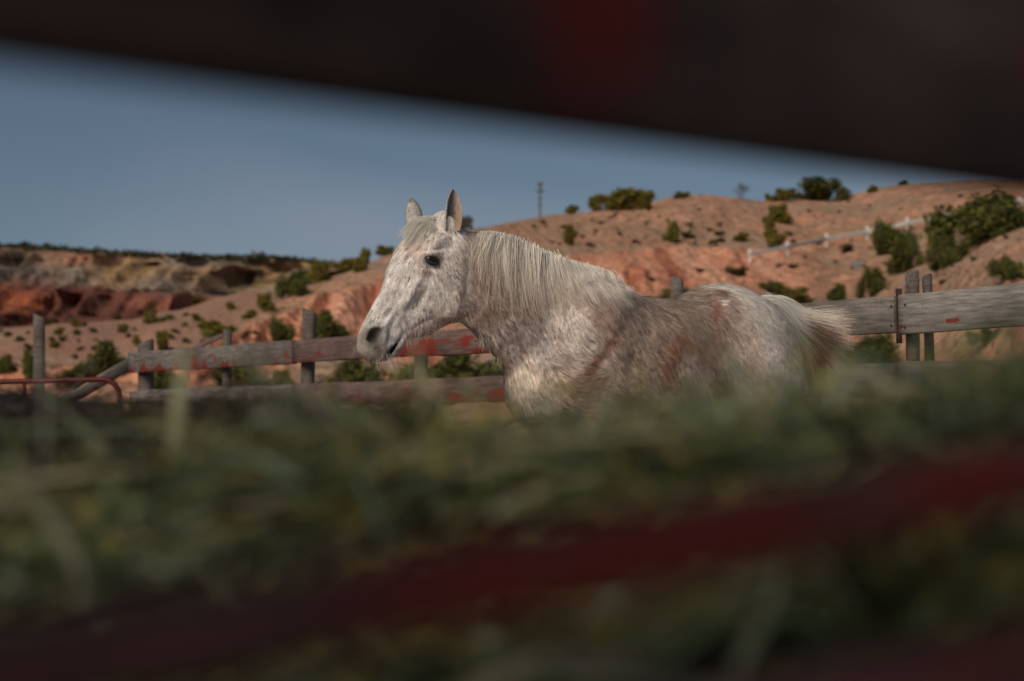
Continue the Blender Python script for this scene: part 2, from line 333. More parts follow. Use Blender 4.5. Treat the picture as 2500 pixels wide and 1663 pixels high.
# the pale bench with scrub in the middle distance, left
bk = [(-700, 960, 800), (0, 930, 798), (120, 925, 786), (250, 920, 783), (330, 915, 777), (390, 905, 757), (450, 900, 748), (520, 895, 727), (600, 880, 706), (680, 870, 712), (800, 860, 720), (1000, 850, 730), (1300, 840, 740)]
keys = [(p, [(1075, 170), (1010, 185), (lo, 225), ((lo + hi) / 2, 270), (hi, 330), (hi + 14, 380), (1050, 500)]) for p, lo, hi in bk]
def bench_disp(V, rid, CX):
    f = sstep(0.4, 1.4, rid) * (1 - sstep(3.5, 3.95, rid) * .7); V[..., 2] += ((fbm(V * 0.02, 4, 5) - .5) * 8 + (np.abs(fbm(V * np.array([.06, .01, .02]), 3, 6) - .5) * 2 - .3) * 4) * f; return V
def bench_col(v, rid, px, py):
    n = fbm(v * .03, 4, 15); n2 = fbm(v * .12, 4, 16)
    C = mixc(np.tile(c3(.34, .20, .145), (len(v), 1)), c3(.39, .27, .20), sstep(.4, .6, n)); C = mixc(C, c3(.46, .19, .11), sstep(.5, .62, n2) * .6 * (1 - sstep(2.6, 3.4, rid)))
    return C
sheet('slope', keys, 260, [4, 8, 24, 24, 8, 6], M_hill, bench_disp, bench_col, -700, 1300)

# the far mesa
mk = [(-700, 770, 600), (-200, 775, 590), (0, 780, 593), (60, 780, 596), (130, 780, 601), (250, 778, 611), (400, 770, 619), (500, 755, 624), (600, 745, 627), (680, 740, 625), (750, 738, 632), (850, 735, 646), (1000, 735, 655), (1400, 740, 670)]
keys = [(p, [(1068, 480), (960, 520), (lo + 25, 610), (lo - 10 - (lo - hi) * .22, 660), (hi + (lo - hi) * .42, 705), (hi + 26, 735), (hi + 10, 755), (hi, 800), (hi + 8, 900), (1052, 1200)]) for p, lo, hi in mk]
def mesa_disp(V, rid, CX):
    f = sstep(1.5, 2.2, rid) * (1 - sstep(5.3, 6.2, rid)); gul = np.abs(fbm(np.stack([V[..., 0] * .035, V[..., 1] * .006, V[..., 2] * .012], -1), 4, 41) - .5) * 2
    V[..., 1] += (gul - .3) * 75 * f + (fbm(V * .05, 3, 44) - .5) * 30 * f
    st_ = V[..., 2] * .11 + fbm(V * .008, 2, 77) * 2; V[..., 1] += (st_ - np.floor(st_) - .5) * 2.5 * f
    V[..., 1] += (np.abs(fbm(np.stack([V[..., 0] * .10, V[..., 1] * 0, V[..., 2] * .015], -1), 3, 43) - .5) * 2 - .3) * 30 * f
    V[..., 2] += (fbm(V * .012, 4, 42) - .5) * 8 * f + np.sin(V[..., 2] * .55 + fbm(V * .02, 2, 7) * 4) * 0.9 * f
    V[..., 2] += (fbm(V * .05, 3, 45) - .5) * 1.5 * sstep(5.5, 7, rid)
    return V
def mesa_col(v, rid, px, py):
    n = fbm(v * .012, 4, 46); n2 = fbm(v * .05, 4, 47); n3 = fbm(v * np.array([.06, .01, .012]), 4, 48)
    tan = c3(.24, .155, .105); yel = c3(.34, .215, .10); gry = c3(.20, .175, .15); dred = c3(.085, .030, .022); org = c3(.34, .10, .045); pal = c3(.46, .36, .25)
    C = mixc(np.tile(tan, (len(v), 1)), gry, sstep(.45, .6, n)); C = mixc(C, yel, sstep(.5, .62, n3) * sstep(3, 3.6, rid) * .8)
    g = lambda x, y, rx, ry: np.exp(-(((px - x) / rx) ** 2 + ((py - y) / ry) ** 2) ** 1.5)
    C = mixc(C, yel, g(330, 672, 110, 36) * .6); C = mixc(C, yel * 1.15, g(650, 660, 50, 30) * .75); C = mixc(C, c3(.40, .17, .10), g(200, 620, 60, 20) * .6)
    C = mixc(C, gry * 1.1, g(385, 695, 60, 22) * .7); C = mixc(C, pal, g(600, 704, 80, 14) * .8 * sstep(.4, .55, n2)); C = mixc(C, gry * 1.3, g(500, 640, 130, 12) * .6)
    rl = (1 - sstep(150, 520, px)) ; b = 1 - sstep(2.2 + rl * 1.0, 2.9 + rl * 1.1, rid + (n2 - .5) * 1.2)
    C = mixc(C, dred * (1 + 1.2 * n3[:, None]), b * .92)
    C = mixc(C, org, g(40, 735, 75, 48) * sstep(.35, .5, n2) * .75); C = mixc(C, c3(.32, .12, .08), g(430, 740, 110, 22) * .7)
    bands = vnoise(np.stack([v[:, 0] * .004, v[:, 1] * 0, v[:, 2] * .28 + n * 3], -1), 88); C = C * (.84 + .36 * bands[:, None]) * 1.0; C = mixc(C, c3(.06, .038, .03), sstep(.56, .70, n3) * .55)
    C = mixc(C, c3(.05, .05, .035), g(50, 640, 34, 34) * .8); C = mixc(C, c3(.055, .048, .028), sstep(5.8, 6.1, rid + (n2 - .5) * .8))
    C = mixc(C, c3(.05, .045, .025), sstep(.62, .68, fbm(v * .09, 2, 49)) * .6 * (1 - b))
    return C
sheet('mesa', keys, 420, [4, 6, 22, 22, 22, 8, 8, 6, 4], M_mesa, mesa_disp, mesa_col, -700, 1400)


# ------------------------------------------------------------------ junipers and scrub
M_leaf = col_mat('juniper_foliage', 0.85, 0.1)
M_bark = plain_mat('juniper_bark', (0.12, 0.085, 0.06), 0.9, 0.1, nscale=8)
M_scrub = col_mat('scrub_foliage', 0.9, 0.1)
def crown_mesh(name, seed, ntri, blobs, shape=(1, 1, 1), size=0.1, cols=((.075, .075, .018), (.035, .05, .014)), core=True, mat=None, up=(1, 1, .9)):
    """crown in a unit box: z 0..1, x,y -0.5..0.5"""
    r = np.random.default_rng(seed); bl = []
    for i in range(blobs):
        a = r.uniform(0, 2 * math.pi); d = r.uniform(0, .38) * shape[0]; z = r.uniform(.15, .84) * (1 - d * .6)
        R = r.uniform(.10, .22) * (1.15 - .5 * abs(z - .4)); bl.append((d * math.cos(a), d * math.sin(a) * .9, z, R))
    bl.append((0, 0, .4, .27)); bl.append((.04, 0, .2, .24)); bl = np.array(bl)
    pick = r.choice(len(bl), ntri, p=bl[:, 3] ** 2 / (bl[:, 3] ** 2).sum())
    n = r.normal(size=(ntri, 3)); n /= np.linalg.norm(n, axis=1, keepdims=True)
    rad = bl[pick, 3] * (r.uniform(.70, 1.12, ntri) ** .8 + (r.random(ntri) < .10) * r.uniform(0, .45, ntri))
    c = bl[pick, :3] + n * rad[:, None] * np.array(up); c *= np.array(shape); c[:, 2] = np.maximum(c[:, 2], 0.01)
    s = size * r.uniform(.5, 1.3, ntri)
    a = r.normal(size=(ntri, 3)); a /= np.linalg.norm(a, axis=1, keepdims=True); b = np.cross(a, r.normal(size=(ntri, 3))); b /= np.linalg.norm(b, axis=1, keepdims=True)
    V = np.stack([c - a * s[:, None] * .5, c + a * s[:, None] * .5 , c + b * s[:, None] * .8 + n * s[:, None] * .3], 1).reshape(-1, 3); F = np.arange(ntri * 3).reshape(-1, 3)
    k = np.clip(fbm(c * 6 + seed, 2, 5) * 1.6 - .3 + r.uniform(-.2, .2, ntri), 0, 1)[:, None]
    C = np.repeat(np.array(cols[0]) * k + np.array(cols[1]) * (1 - k), 3, 0)
    if core:
        import bmesh
        for (x, y, z, R) in bl:
            bm = bmesh.new(); bmesh.ops.create_icosphere(bm, subdivisions=1, radius=R * .78)
            cv = np.array([tuple(v.co) for v in bm.verts]) * np.array(up) * (1 + .25 * (r.random((len(bm.verts), 1)) - .5)) + (x, y, z); cf = np.array([[v.index for v in f.verts] for f in bm.faces]); bm.free()
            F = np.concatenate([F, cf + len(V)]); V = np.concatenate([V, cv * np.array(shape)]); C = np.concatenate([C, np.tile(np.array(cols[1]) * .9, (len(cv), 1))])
    return mesh_np(name, V, F, mat or M_leaf, C)
def trunk_mesh(name, seed):
    r = random.Random(seed); V = []; F = []
    def limb(pts, r0, r1):
        k = 6; b = len(V)
        for i, p in enumerate(pts):
            rr = r0 + (r1 - r0) * i / (len(pts) - 1)
            for j in range(k): a = 2 * math.pi * j / k; V.append((p[0] + rr * math.cos(a), p[1] + rr * math.sin(a), p[2]))
        for i in range(len(pts) - 1):
            for j in range(k): F.append((b + i*k + j, b + i*k + (j+1) % k, b + (i+1)*k + (j+1) % k, b + (i+1)*k + j))
    limb([(0, 0, -.08), (.02, 0, .15), (0, .02, .45)], .05, .025)
    for q in range(4):
        a = r.uniform(0, 6.28); limb([(0, 0, .08), (.1 * math.cos(a), .1 * math.sin(a), .28), (.24 * math.cos(a), .24 * math.sin(a), .55)], .03, .01)
    return mesh_np(name, np.array(V), np.array(F), M_bark, smooth=True)
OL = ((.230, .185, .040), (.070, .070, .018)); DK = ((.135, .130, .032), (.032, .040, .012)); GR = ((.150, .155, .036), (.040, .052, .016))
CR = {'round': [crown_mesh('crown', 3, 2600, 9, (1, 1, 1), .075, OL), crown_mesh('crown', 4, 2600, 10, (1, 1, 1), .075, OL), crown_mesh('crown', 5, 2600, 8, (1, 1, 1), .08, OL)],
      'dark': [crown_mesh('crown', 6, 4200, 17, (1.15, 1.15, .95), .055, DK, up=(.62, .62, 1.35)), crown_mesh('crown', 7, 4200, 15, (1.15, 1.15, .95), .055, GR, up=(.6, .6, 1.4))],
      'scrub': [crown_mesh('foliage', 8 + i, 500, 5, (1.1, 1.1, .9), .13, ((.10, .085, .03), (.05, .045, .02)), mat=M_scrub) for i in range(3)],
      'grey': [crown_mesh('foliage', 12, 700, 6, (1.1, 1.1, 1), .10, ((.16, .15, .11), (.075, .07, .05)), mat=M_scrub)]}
TRK = [trunk_mesh('trunk', i) for i in range(3)]
def plant(name, px, py, wpx, hpx, kind, v, label, cat, group=None, trunk=True, sink=0.06):
    """stand a plant on the terrain where the view ray through (px, py) meets it"""
    q = py; h = castpx(px, q)
    while h is None and q < py + 90: q += 2; h = castpx(px, q)
    if h is None: return None
    loc = h[0]; pxm = FPX / (loc - Vector(CAM)).dot(Vector(FWD)); Hh = hpx / pxm; Ww = wpx / pxm
    if q > py: Hh += (q - py) / pxm
    o = empty(name, (loc.x, loc.y, loc.z - Hh * sink), random.uniform(0, 6.28)); tag(o, label, cat, group)
    c = link('crown' if trunk else 'foliage', CR[kind][v % len(CR[kind])], o); c.scale = (Ww * 1.12, Ww * 1.12, Hh * (1.28 if kind == 'round' else 1.12))
    if trunk: t = link('trunk', TRK[v % 3], o); t.scale = (Ww, Ww, Hh * 1.0)
    return o
J = 'junipers on the red hills'
trees = [  # px, base py, width, height, kind, variant, label
 (1128, 552, 46, 34, 'grey', 0, 'grey-green juniper on the crest just right of the horse’s ear'),
 (1397, 521, 34, 20, 'round', 0, 'small round juniper left of the crest clump behind the withers'),
 (1452, 512, 36, 34, 'round', 1, 'leftmost juniper of the three-crowned clump on the crest'),
 (1505, 514, 84, 54, 'round', 2, 'widest olive juniper in the middle of the crest clump'),
 (1568, 512, 62, 48, 'round', 0, 'yellowish juniper on the right end of the crest clump'),
 (1665, 484, 40, 16, 'round', 1, 'low juniper bush peeping over the crest between clump and bare shrub'),
 (1875, 492, 20, 20, 'round', 0, 'smallest juniper on the crest right of the bare shrub'),
 (1915, 492, 58, 32, 'round', 1, 'medium juniper on the crest left of the big rounded one'),
 (2007, 490, 118, 66, 'dark', 0, 'big rounded dark juniper standing alone on the right crest'),
 (2132, 470, 26, 20, 'round', 2, 'little juniper on the crest above the guardrail'),
 (2206, 448, 22, 12, 'dark', 1, 'tiny dark juniper on the crest under the foreground plank'),
 (1389, 598, 44, 50, 'round', 1, 'upright green juniper on the slope above the mane'),
 (1262, 598, 40, 22, 'round', 2, 'low bush half hidden by the crest of the mane'),
 (1642, 592, 44, 52, 'round', 0, 'leaning round juniper above the orange cliff'),
 (1810, 590, 38, 24, 'round', 2, 'low olive bush above the end of the guardrail'),
 (1876, 560, 32, 34, 'round', 0, 'small dark juniper in the gully behind the guardrail'),
 (1903, 545, 54, 46, 'round', 1, 'yellowish juniper highest in the gully behind the guardrail'),
 (1893, 606, 46, 50, 'round', 2, 'brownish juniper low in the gully near the guardrail'),
 (2172, 620, 110, 86, 'dark', 1, 'ragged juniper cutting across the guardrail'),
 (2212, 665, 80, 92, 'dark', 0, 'narrow juniper just under the guardrail above the fence post'),
 (2135, 722, 78, 78, 'dark', 0, 'juniper directly above the right fence board left of the twin posts'),
 (2042, 736, 40, 46, 'dark', 1, 'small pointed juniper behind the fence right of the rump'),
 (1892, 718, 70, 34, 'dark', 1, 'low dark bush behind the rump and tail head'),
 (1944, 742, 70, 40, 'round', 1, 'brown scrubby juniper behind the top of the tail'),
 (2392, 590, 210, 130, 'dark', 1, 'largest dark green juniper at the right edge of the hill'),
 (2470, 560, 120, 95, 'dark', 0, 'dark juniper behind the largest one at the far right'),
 (2312, 652, 84, 88, 'dark', 0, 'dark juniper at the lower left foot of the largest one'),
 (2462, 680, 80, 60, 'dark', 1, 'squat juniper on the near slope above the right board'),
 (2530, 700, 100, 60, 'dark', 0, 'juniper cut by the right edge of the picture'),
 (2410, 840, 90, 44, 'dark', 1, 'low bush under the right fence board'),
 (891, 632, 30, 26, 'round', 0, 'round dark juniper on the skyline left of the horse’s forehead'),
 (880, 664, 42, 34, 'round', 1, 'juniper just below the skyline one left of the forehead'),
 (838, 668, 50, 38, 'round', 2, 'juniper on the ridge beyond the left cliff, second from the forehead'),
 (940, 624, 50, 24, 'round', 1, 'juniper touching the outline of the horse’s brow'),
 (778, 690, 56, 54, 'round', 0, 'juniper on the ridge above the left orange cliff'),
 (718, 722, 76, 66, 'dark', 1, 'broad dark juniper at the start of the left ridge'),
 (648, 762, 44, 46, 'round', 1, 'narrow juniper beside the pale gully on the left'),
 (530, 826, 80, 44, 'round', 2, 'wide juniper on the ridge shoulder above the fence'),
 (612, 778, 40, 22, 'round', 0, 'low bush creeping up the left ridge line'),
 (682, 836, 66, 64, 'dark', 1, 'dark juniper in front of the cliff left of the tall post'),
 (800, 830, 110, 80, 'dark', 0, 'wide dark juniper in front of the cliff right of the tall post'),
 (395, 858, 38, 52, 'round', 1, 'upright yellow juniper above the left board'),
 (265, 915, 120, 92, 'dark', 0, 'broad dark juniper behind the red pipe gate'),
 (185, 945, 90, 60, 'dark', 1, 'dark juniper right of the lone leaning post'),
 (75, 925, 56, 74, 'dark', 1, 'juniper left of the lone leaning post'),
 (15, 910, 60, 44, 'dark', 0, 'juniper at the left edge of the picture'),
 (400, 955, 90, 60, 'dark', 1, 'dark bush seen between the left fence boards beside the end post'),
 (600, 960, 150, 80, 'dark', 0, 'dark bush seen between the left fence boards, in the middle'),
 (690, 955, 60, 52, 'round', 1, 'olive bush between the fence boards beside the tall post'),
 (850, 985, 190, 120, 'dark', 0, 'dark bush under the red board below the muzzle'),
 (1100, 985, 260, 135, 'dark', 1, 'dark bush seen below the throat between the boards'),
 (2120, 900, 180, 90, 'dark', 1, 'dark bush below the right boards beside the tail'),
]
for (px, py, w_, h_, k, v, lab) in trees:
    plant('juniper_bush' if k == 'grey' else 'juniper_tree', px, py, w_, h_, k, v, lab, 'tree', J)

# scrub dotted on the slopes: countable clumps, each its own thing
scr = random.Random(5)
def scatter(n, x0, x1, y0, y1, s0, s1, kind, label, cat, group, yskew=1.0, test=None):
    k = 0; t = 0
    while k < n and t < n * 8:
        t += 1; px = scr.uniform(x0, x1); py = y0 + (y1 - y0) * scr.random() ** yskew
        if test and not test(px, py): continue
        h = castpx(px, py)
        if h is None: continue
        s = scr.uniform(s0, s1); plant('scrub_bush', px, py, s * 1.3, s, kind, scr.randrange(3), label, cat, group, trunk=False); k += 1
scatter(60, 0, 640, 765, 880, 8, 18, 'scrub', 'small dark scrub clump dotting the pale slope below the far mesa', 'bush', 'scrub on the pale slope')
for (px, py, s, lab) in [(145, 818, 20, 'dark bush on the pale slope just right of the lone post top'), (185, 800, 22, 'dark bush near the top of the pale slope, second right of the lone post'), (225, 812, 13, 'smallest dark bush in the row along the top of the pale slope'),
        (300, 812, 20, 'dark bush on the pale slope directly above the fence end post'), (335, 845, 22, 'bush low on the pale slope just over the left end of the fence'), (250, 850, 16, 'bush low on the pale slope above the broad dark juniper'), (130, 850, 18, 'bush halfway up the lone post, on its right side'),
        (475, 742, 22, 'bush standing alone at the foot of the pale cliff tongue'), (562, 755, 18, 'bush on the smooth pale hump below the left ridge'), (368, 790, 30, 'widest flat bush in the middle of the pale slope'), (480, 785, 20, 'bush on the pale slope above the thin fence post'),
        (560, 700, 12, 'small bush against the foot of the far mesa'), (20, 880, 16, 'bush by the left edge of the picture above the pipe gate'), (45, 830, 12, 'small bush near the left edge below the red cliff')]:
    plant('scrub_bush', px, py, s * 1.3, s, 'round', int(s) % 3, lab, 'bush', 'darker bushes on the pale slope', trunk=False)
scatter(46, 1180, 1760, 500, 600, 5, 12, 'scrub', 'tiny dry scrub clump on the bare slope behind the horse', 'bush', 'scrub on the bare hill')
scatter(50, 1880, 2490, 480, 720, 6, 14, 'scrub', 'tiny dry scrub clump on the slope around the guardrail', 'bush', 'scrub around the guardrail')
for (px, py, s, lab) in [(1680, 582, 22, 'grey-brown shrub right of the leaning juniper'), (1755, 575, 16, 'flat brown shrub near the top of the orange cliff'), (1760, 592, 18, 'flat shrub just above the orange cliff, nearest the guardrail'),
        (1710, 665, 16, 'shrub at the foot of the cliff above the croup'), (1800, 675, 34, 'grey shrub on the slope right of the croup'), (1440, 602, 14, 'small shrub on the cliff edge above the mane'), (1550, 594, 14, 'second small shrub on the cliff edge'), (1590, 686, 14, 'small shrub in the cliff foot over the back'), (1935, 655, 16, 'dark tuft on the bare slope below the guardrail'), (2070, 615, 26, 'brown shrub just left of the grey boulder')]:
    plant('scrub_bush', px, py, s * 1.5, s * .9, 'scrub', int(s) % 3, lab, 'bush', None, trunk=False)
plant('scrub_bush', 1645, 738, 90, 34, 'round', 1, 'olive bush behind the short post over the horse’s back', 'bush', None, trunk=False)

# tree line on the mesa rim: nobody could count it
rr = np.random.default_rng(3); nv = 9000; Vs = []; Cs = []
bx = rr.uniform(-100, 1000, 900); rimpts = []
for x in bx[:700]:
    q = float(np.interp(x, [m[0] for m in mk], [m[2] for m in mk])) - 1 + rr.uniform(0, 15); h = TERR[2].ray_cast(Vector(CAM), Vector(raydir(x, q)).normalized())
    if h[0] is not None: rimpts.append(h[0])
for p in rimpts:
    s = rr.uniform(.7, 1.7); k = 16; c = np.array(p) + rr.normal(size=(k, 3)) * np.array([s, s, s * .5]) * .5 + (0, 0, s * .3)
    a = rr.normal(size=(k, 3)) * s * .28; b = rr.normal(size=(k, 3)) * s * .28; Vs.append(np.stack([c - a, c + a, c + b], 1).reshape(-1, 3)); Cs.append(np.tile(np.array([.035, .036, .018]) * rr.uniform(.7, 1.6), (k * 3, 1)))
Vs = np.concatenate(Vs); o = link('tree_line', mesh_np('tree_line', Vs, np.arange(len(Vs)).reshape(-1, 3), M_scrub, np.concatenate(Cs)))
tag(o, 'dark line of low trees along the rim of the far mesa', 'trees', kind='stuff')

# pebbles and small stones over the red hill
st = []; sC = []
for i in range(3200):
    px = scr.uniform(1150, 2500); py = scr.uniform(450, 740); h = TERR[0].ray_cast(Vector(CAM), Vector(raydir(px, py)).normalized())
    if h[0] is None: continue
    s = scr.uniform(.06, .22) * (1.6 if scr.random() < .06 else 1); q = np.array([[1, 0, 0], [-.5, .87, 0], [-.5, -.87, 0], [.2, .1, .55]]) * s * np.array([scr.uniform(.7, 1.5), 1, scr.uniform(.5, 1)]) + np.array(h[0]); st.append(q)
    sC.append(np.tile(np.array([.42, .25, .18]) * scr.uniform(.45, 1.35), (4, 1)))
stv = np.concatenate(st); nb = len(st); F = (np.arange(nb)[:, None, None] * 4 + np.array([[0, 1, 3], [1, 2, 3], [2, 0, 3]])[None]).reshape(-1, 3)
o = link('pebbles', mesh_np('pebbles', stv, F, M_scrub, np.concatenate(sC))); tag(o, 'loose stones scattered over the red hillside', 'stones', kind='stuff')

# grey boulder
import bmesh
def boulder(px, py, wpx, hpx, label):
    h = castpx(px, py); pxm = FPX / h[3]; bm = bmesh.new(); bmesh.ops.create_icosphere(bm, subdivisions=3, radius=1)
    v = np.array([tuple(x.co) for x in bm.verts]); f = np.array([[x.index for x in q.verts] for q in bm.faces]); bm.free()
    v *= 1 + .5 * (fbm(v * 1.3, 3, 77)[:, None] - .5); v[:, 2] = np.maximum(v[:, 2], -.4); v *= np.array([wpx, wpx, hpx]) / pxm / 2
    o = link('boulder', mesh_np('boulder', v, f, plain_mat('boulder_rock', (.17, .155, .15), .9, .2, nscale=2, namt=.35)), loc=h[0]); tag(o, label, 'rock')
boulder(2098, 652, 44, 34, 'grey rounded boulder half way up the slope left of the ragged juniper')

# bare grey shrub on the crest and the mast
M_twig = plain_mat('bare_twigs', (.16, .14, .13), .9, .1, nscale=20)
def bare_shrub(px, py, wpx, hpx, label):
    h = castpx(px, py); 
    while h is None: py += 2; h = castpx(px, py)
    s = FPX / h[3]; o = empty('bare_shrub', h[0]); tag(o, label, 'bush'); r = random.Random(4); hh = hpx / s; ww = wpx / s / 2; V = []; F = []
    def seg(a, b, r0, r1):
        k = len(V); d = (Vector(b) - Vector(a)).normalized(); u = d.cross(Vector((.3, .2, .1))).normalized(); v_ = d.cross(u)
        for p, rr_ in ((a, r0), (b, r1)):
            for j in range(3): an = 2.09 * j; V.append(tuple(Vector(p) + (u * math.cos(an) + v_ * math.sin(an)) * rr_))
        for j in range(3): F.append((k + j, k + (j + 1) % 3, k + 3 + (j + 1) % 3, k + 3 + j))
    def grow(a, d, L, rad, lev):
        b = a + d * L; seg(a, b, rad, rad * .7)
        if lev == 0: return
        for q in range(r.randint(2, 4)):
            nd = (d + Vector((r.uniform(-.7, .7), r.uniform(-.7, .7), r.uniform(-.2, .5)))).normalized(); grow(b, nd, L * r.uniform(.55, .85), rad * .65, lev - 1)
    for q in range(7):
        d = Vector((r.uniform(-.75, .75), r.uniform(-.4, .4), 1)).normalized(); grow(Vector((r.uniform(-.1, .1) * ww, 0, -.1)), d, hh * .3, .035, 4)
    link('branches', mesh_np('branches', np.array(V), np.array(F), M_twig), o)
bare_shrub(1808, 487, 70, 48, 'bare grey leafless shrub on the crest between the two juniper groups')
h = castpx(1318, 530); mb = h[0]; s = FPX / h[3]; mast = empty('antenna_mast', mb); tag(mast, 'thin grey mast with clustered heads standing on the hill crest above the mane', 'mast')
M_metal = plain_mat('galvanised_metal', (.16, .16, .165), .5, .5, .5, nscale=12)
H_ = 86 / s
tube('pole', [(0, 0, -.5), (0, 0, H_ * .5), (0, 0, H_ * .97)], .09, M_metal, 8, mast, radii=[.13, .10, .07])
for zz, rr_, hh in ((.95, .26, .30), (.83, .16, .22), (.74, .28, .26), (.55, .17, .35), (.36, .15, .3)):
    tube('antenna', [(0, 0, H_ * zz - hh / 2), (0.02, 0, H_ * zz - hh / 3), (0, 0, H_ * zz + hh / 3), (0, 0, H_ * zz + hh / 2)], rr_, M_metal, 8, mast, radii=[rr_ * .4, rr_, rr_, rr_ * .3])
tube('crossarm', [(-.55, 0, H_ * .73), (.55, 0, H_ * .73)], .03, M_metal, 6, mast)

# guardrail up the hill
M_rail = plain_mat('guardrail_steel', (.46, .50, .49), .6, .4, 0, nscale=6, namt=.15); M_wpost = plain_mat('guardrail_post', (.55, .53, .50), .8, .2, nscale=6)
gp = [(1830, 634), (1922, 616), (2018, 596), (2117, 578), (2215, 557), (2310, 540), (2400, 522), (2490, 504), (2590, 486)]
gpts = []
for (px, py) in gp:
    h = castpx(px, py + 6); gpts.append(Vector(P(px, py, 185)) if h is None else h[0])
gy_ = np.polyfit([p.x for p in gpts], [p.y for p in gpts], 1)
gr = empty('guardrail', gpts[0]); tag(gr, 'pale steel guardrail on short posts running up the right hillside', 'guardrail')
tops = []
for (px, py), g in zip(gp, gpts):
    Y = min(g.y, 400); pm = FPX / Y; top = Vector(P(px, py - 25, Y)); base = Vector(P(px, py + 4, Y)); Hh = top.z - base.z + .5
    me = board_mesh('post', Hh, .22, .20, M_wpost, seed=px, nx=4, wob=.005); po = link('post', me, gr); po.matrix_local = Matrix.Translation(base - Vector((0, 0, .5)) - gpts[0]) @ Matrix.Rotation(-math.pi / 2, 4, 'Y')
    tops.append(Vector(P(px, py - 13, Y - .25)) - gpts[0])
for i in range(len(tops) - 1):
    d = tops[i + 1] - tops[i]; L = d.length; prof = [(0, -.14), (.05, -.11), (.05, -.07), (0, -.03), (0, .03), (.05, .07), (.05, .11), (0, .14)]
    x = d.normalized(); y = Vector((0, 0, 1)).cross(x).normalized(); V = []; 
    for tt in (0, 1):
        for (a, b) in prof: V.append(tuple(tops[i] + d * tt - y * a + Vector((0, 0, b))))
        for (a, b) in reversed(prof): V.append(tuple(tops[i] + d * tt - y * (a - .02) + Vector((0, 0, b))))
    k = 16; F = [(j, (j + 1) % k, k + (j + 1) % k, k + j) for j in range(k)]; link('rail', mesh_np('rail', np.array(V), np.array(F), M_rail), gr)

# ------------------------------------------------------------------ corral fence behind the horse
def FY(px): return 1 / (0.0568 + 0.0446 * (px - 320) / 1870)      # distance of the fence line behind image column px
G, GD = (.22, .195, .18), (.075, .064, .058)
M_wA = wood_mat('weathered_board', G, GD, (.19, .038, .028), .575, (6, 5, 7), low=True); M_wR = wood_mat('weathered_red_board', (.21, .145, .13), (.085, .052, .046), (.19, .034, .026), .55, (2.4, 5, 8), low=True)
M_wC = wood_mat('weathered_grey_board', (.28, .26, .245), (.09, .08, .075), (.34, .06, .04), .64, (4, 5, 9))
M_post = wood_mat('weathered_post', (.17, .145, .13), (.05, .042, .038), paint=.75)
fence = empty('corral_fence', P(735, 1129, FY(735)) * np.array([1, 1, 0])); tag(fence, 'weathered corral fence of wide grey boards with red paint remnants behind the horse', 'fence')
bpy.context.view_layer.update()
def fp(px, py, off=0.0): 
    v = P(px, py, FY(px)); return v + np.array([-.43, -.90, 0]) * off
def fboard(px0, y0, px1, y1, hpx0, hpx1, mat, seed, name='board'):
    a = fp(px0, y0 + hpx0 / 2); b = fp(px1, y1 + hpx1 / 2); H = (hpx0 / FPX * FY(px0) + hpx1 / FPX * FY(px1)) / 2
    return put_board(name, a, b, H, .045, mat, fence, seed, nx=40, wob=.005)
fboard(318, 861, 719, 832, 50, 56, M_wA, 1)
b2 = fboard(722, 830, 1285, 790, 56, 66, M_wR, 2)
L3 = float(np.linalg.norm(fp(2191, 765) - fp(1288, 820)))
M_w3 = wood_mat('splashed_grey_board', (.25, .225, .21), (.085, .074, .068), (.22, .038, .028), .76, (16, 5, 20), blobs=[(L3 - .33, .035, .05, .04), (L3 - .25, .05, .02, .05), (L3 - .34, -.075, .06, .025), (L3 - .55, .02, .04, .03)])
M_w4 = wood_mat('chipped_grey_board', (.30, .28, .26), (.09, .08, .075), (.22, .042, .030), .78, (14, 5, 18), blobs=[(.03, -.075, .07, .03), (.18, .03, .05, .05), (.36, -.05, .08, .02)])
fboard(1288, 789, 2191, 720, 66, 96, M_w3, 3)
fboard(2199, 719, 2950, 650, 96, 116, M_w4, 4)
fboard(322, 954, 719, 939, 46, 54, M_wA, 5); fboard(722, 937, 1290, 920, 54, 62, M_wR, 6); fboard(1293, 919, 2191, 886, 62, 86, M_wC, 7); fboard(2199, 886, 2950, 870, 86, 104, M_wA, 8)
for (pp, r0) in ((fp(2195, 765, .06), .012),):
    pass
ppx = [(340, 834, .058), (541, 808, .036), (736, 757, .045), (1010, 786, .045), (1300, 760, .045), (1640, 680, .034), (1900, 740, .04), (2212, 662, .035), (2243, 668, .024), (2700, 600, .05)]
for i, (px, py, R) in enumerate(ppx):
    t = fp(px, py, -.10 - (0.10 if i == 8 else 0)); po = link('post', post_mesh('post', t[2], R, M_post, i * 1.7, square=(i in (0, 2, 5)), n=12), fence); po.location = Vector((t[0], t[1], 0)) - fence.location
# nail heads and dark battens where boards meet
M_nail = plain_mat('rusty_nail', (.06, .03, .02), .7, .4, .6, nscale=50)
for (px, ys) in ((2180, (748, 795)), (2213, (745, 800)), (712, (848, 872)), (732, (846, 870)), (335, (872, 900))):
    for y in ys:
        c = fp(px, y, .03); bm = bmesh.new(); bmesh.ops.create_uvsphere(bm, u_segments=8, v_segments=5, radius=.006); me = bpy.data.meshes.new('nail'); bm.to_mesh(me); bm.free(); me.materials.append(M_nail); n_ = link('nail', me, fence); n_.location = Vector(c) - fence.location
a = fp(2195, 705, .0); put_board('batten', (a[0], a[1], a[2] - .27), (a[0] + .001, a[1], a[2] + .0), .022, .05, wood_mat('dark_batten', (.06, .03, .025), (.02, .012, .01), paint=.8), fence, 9, nx=6)

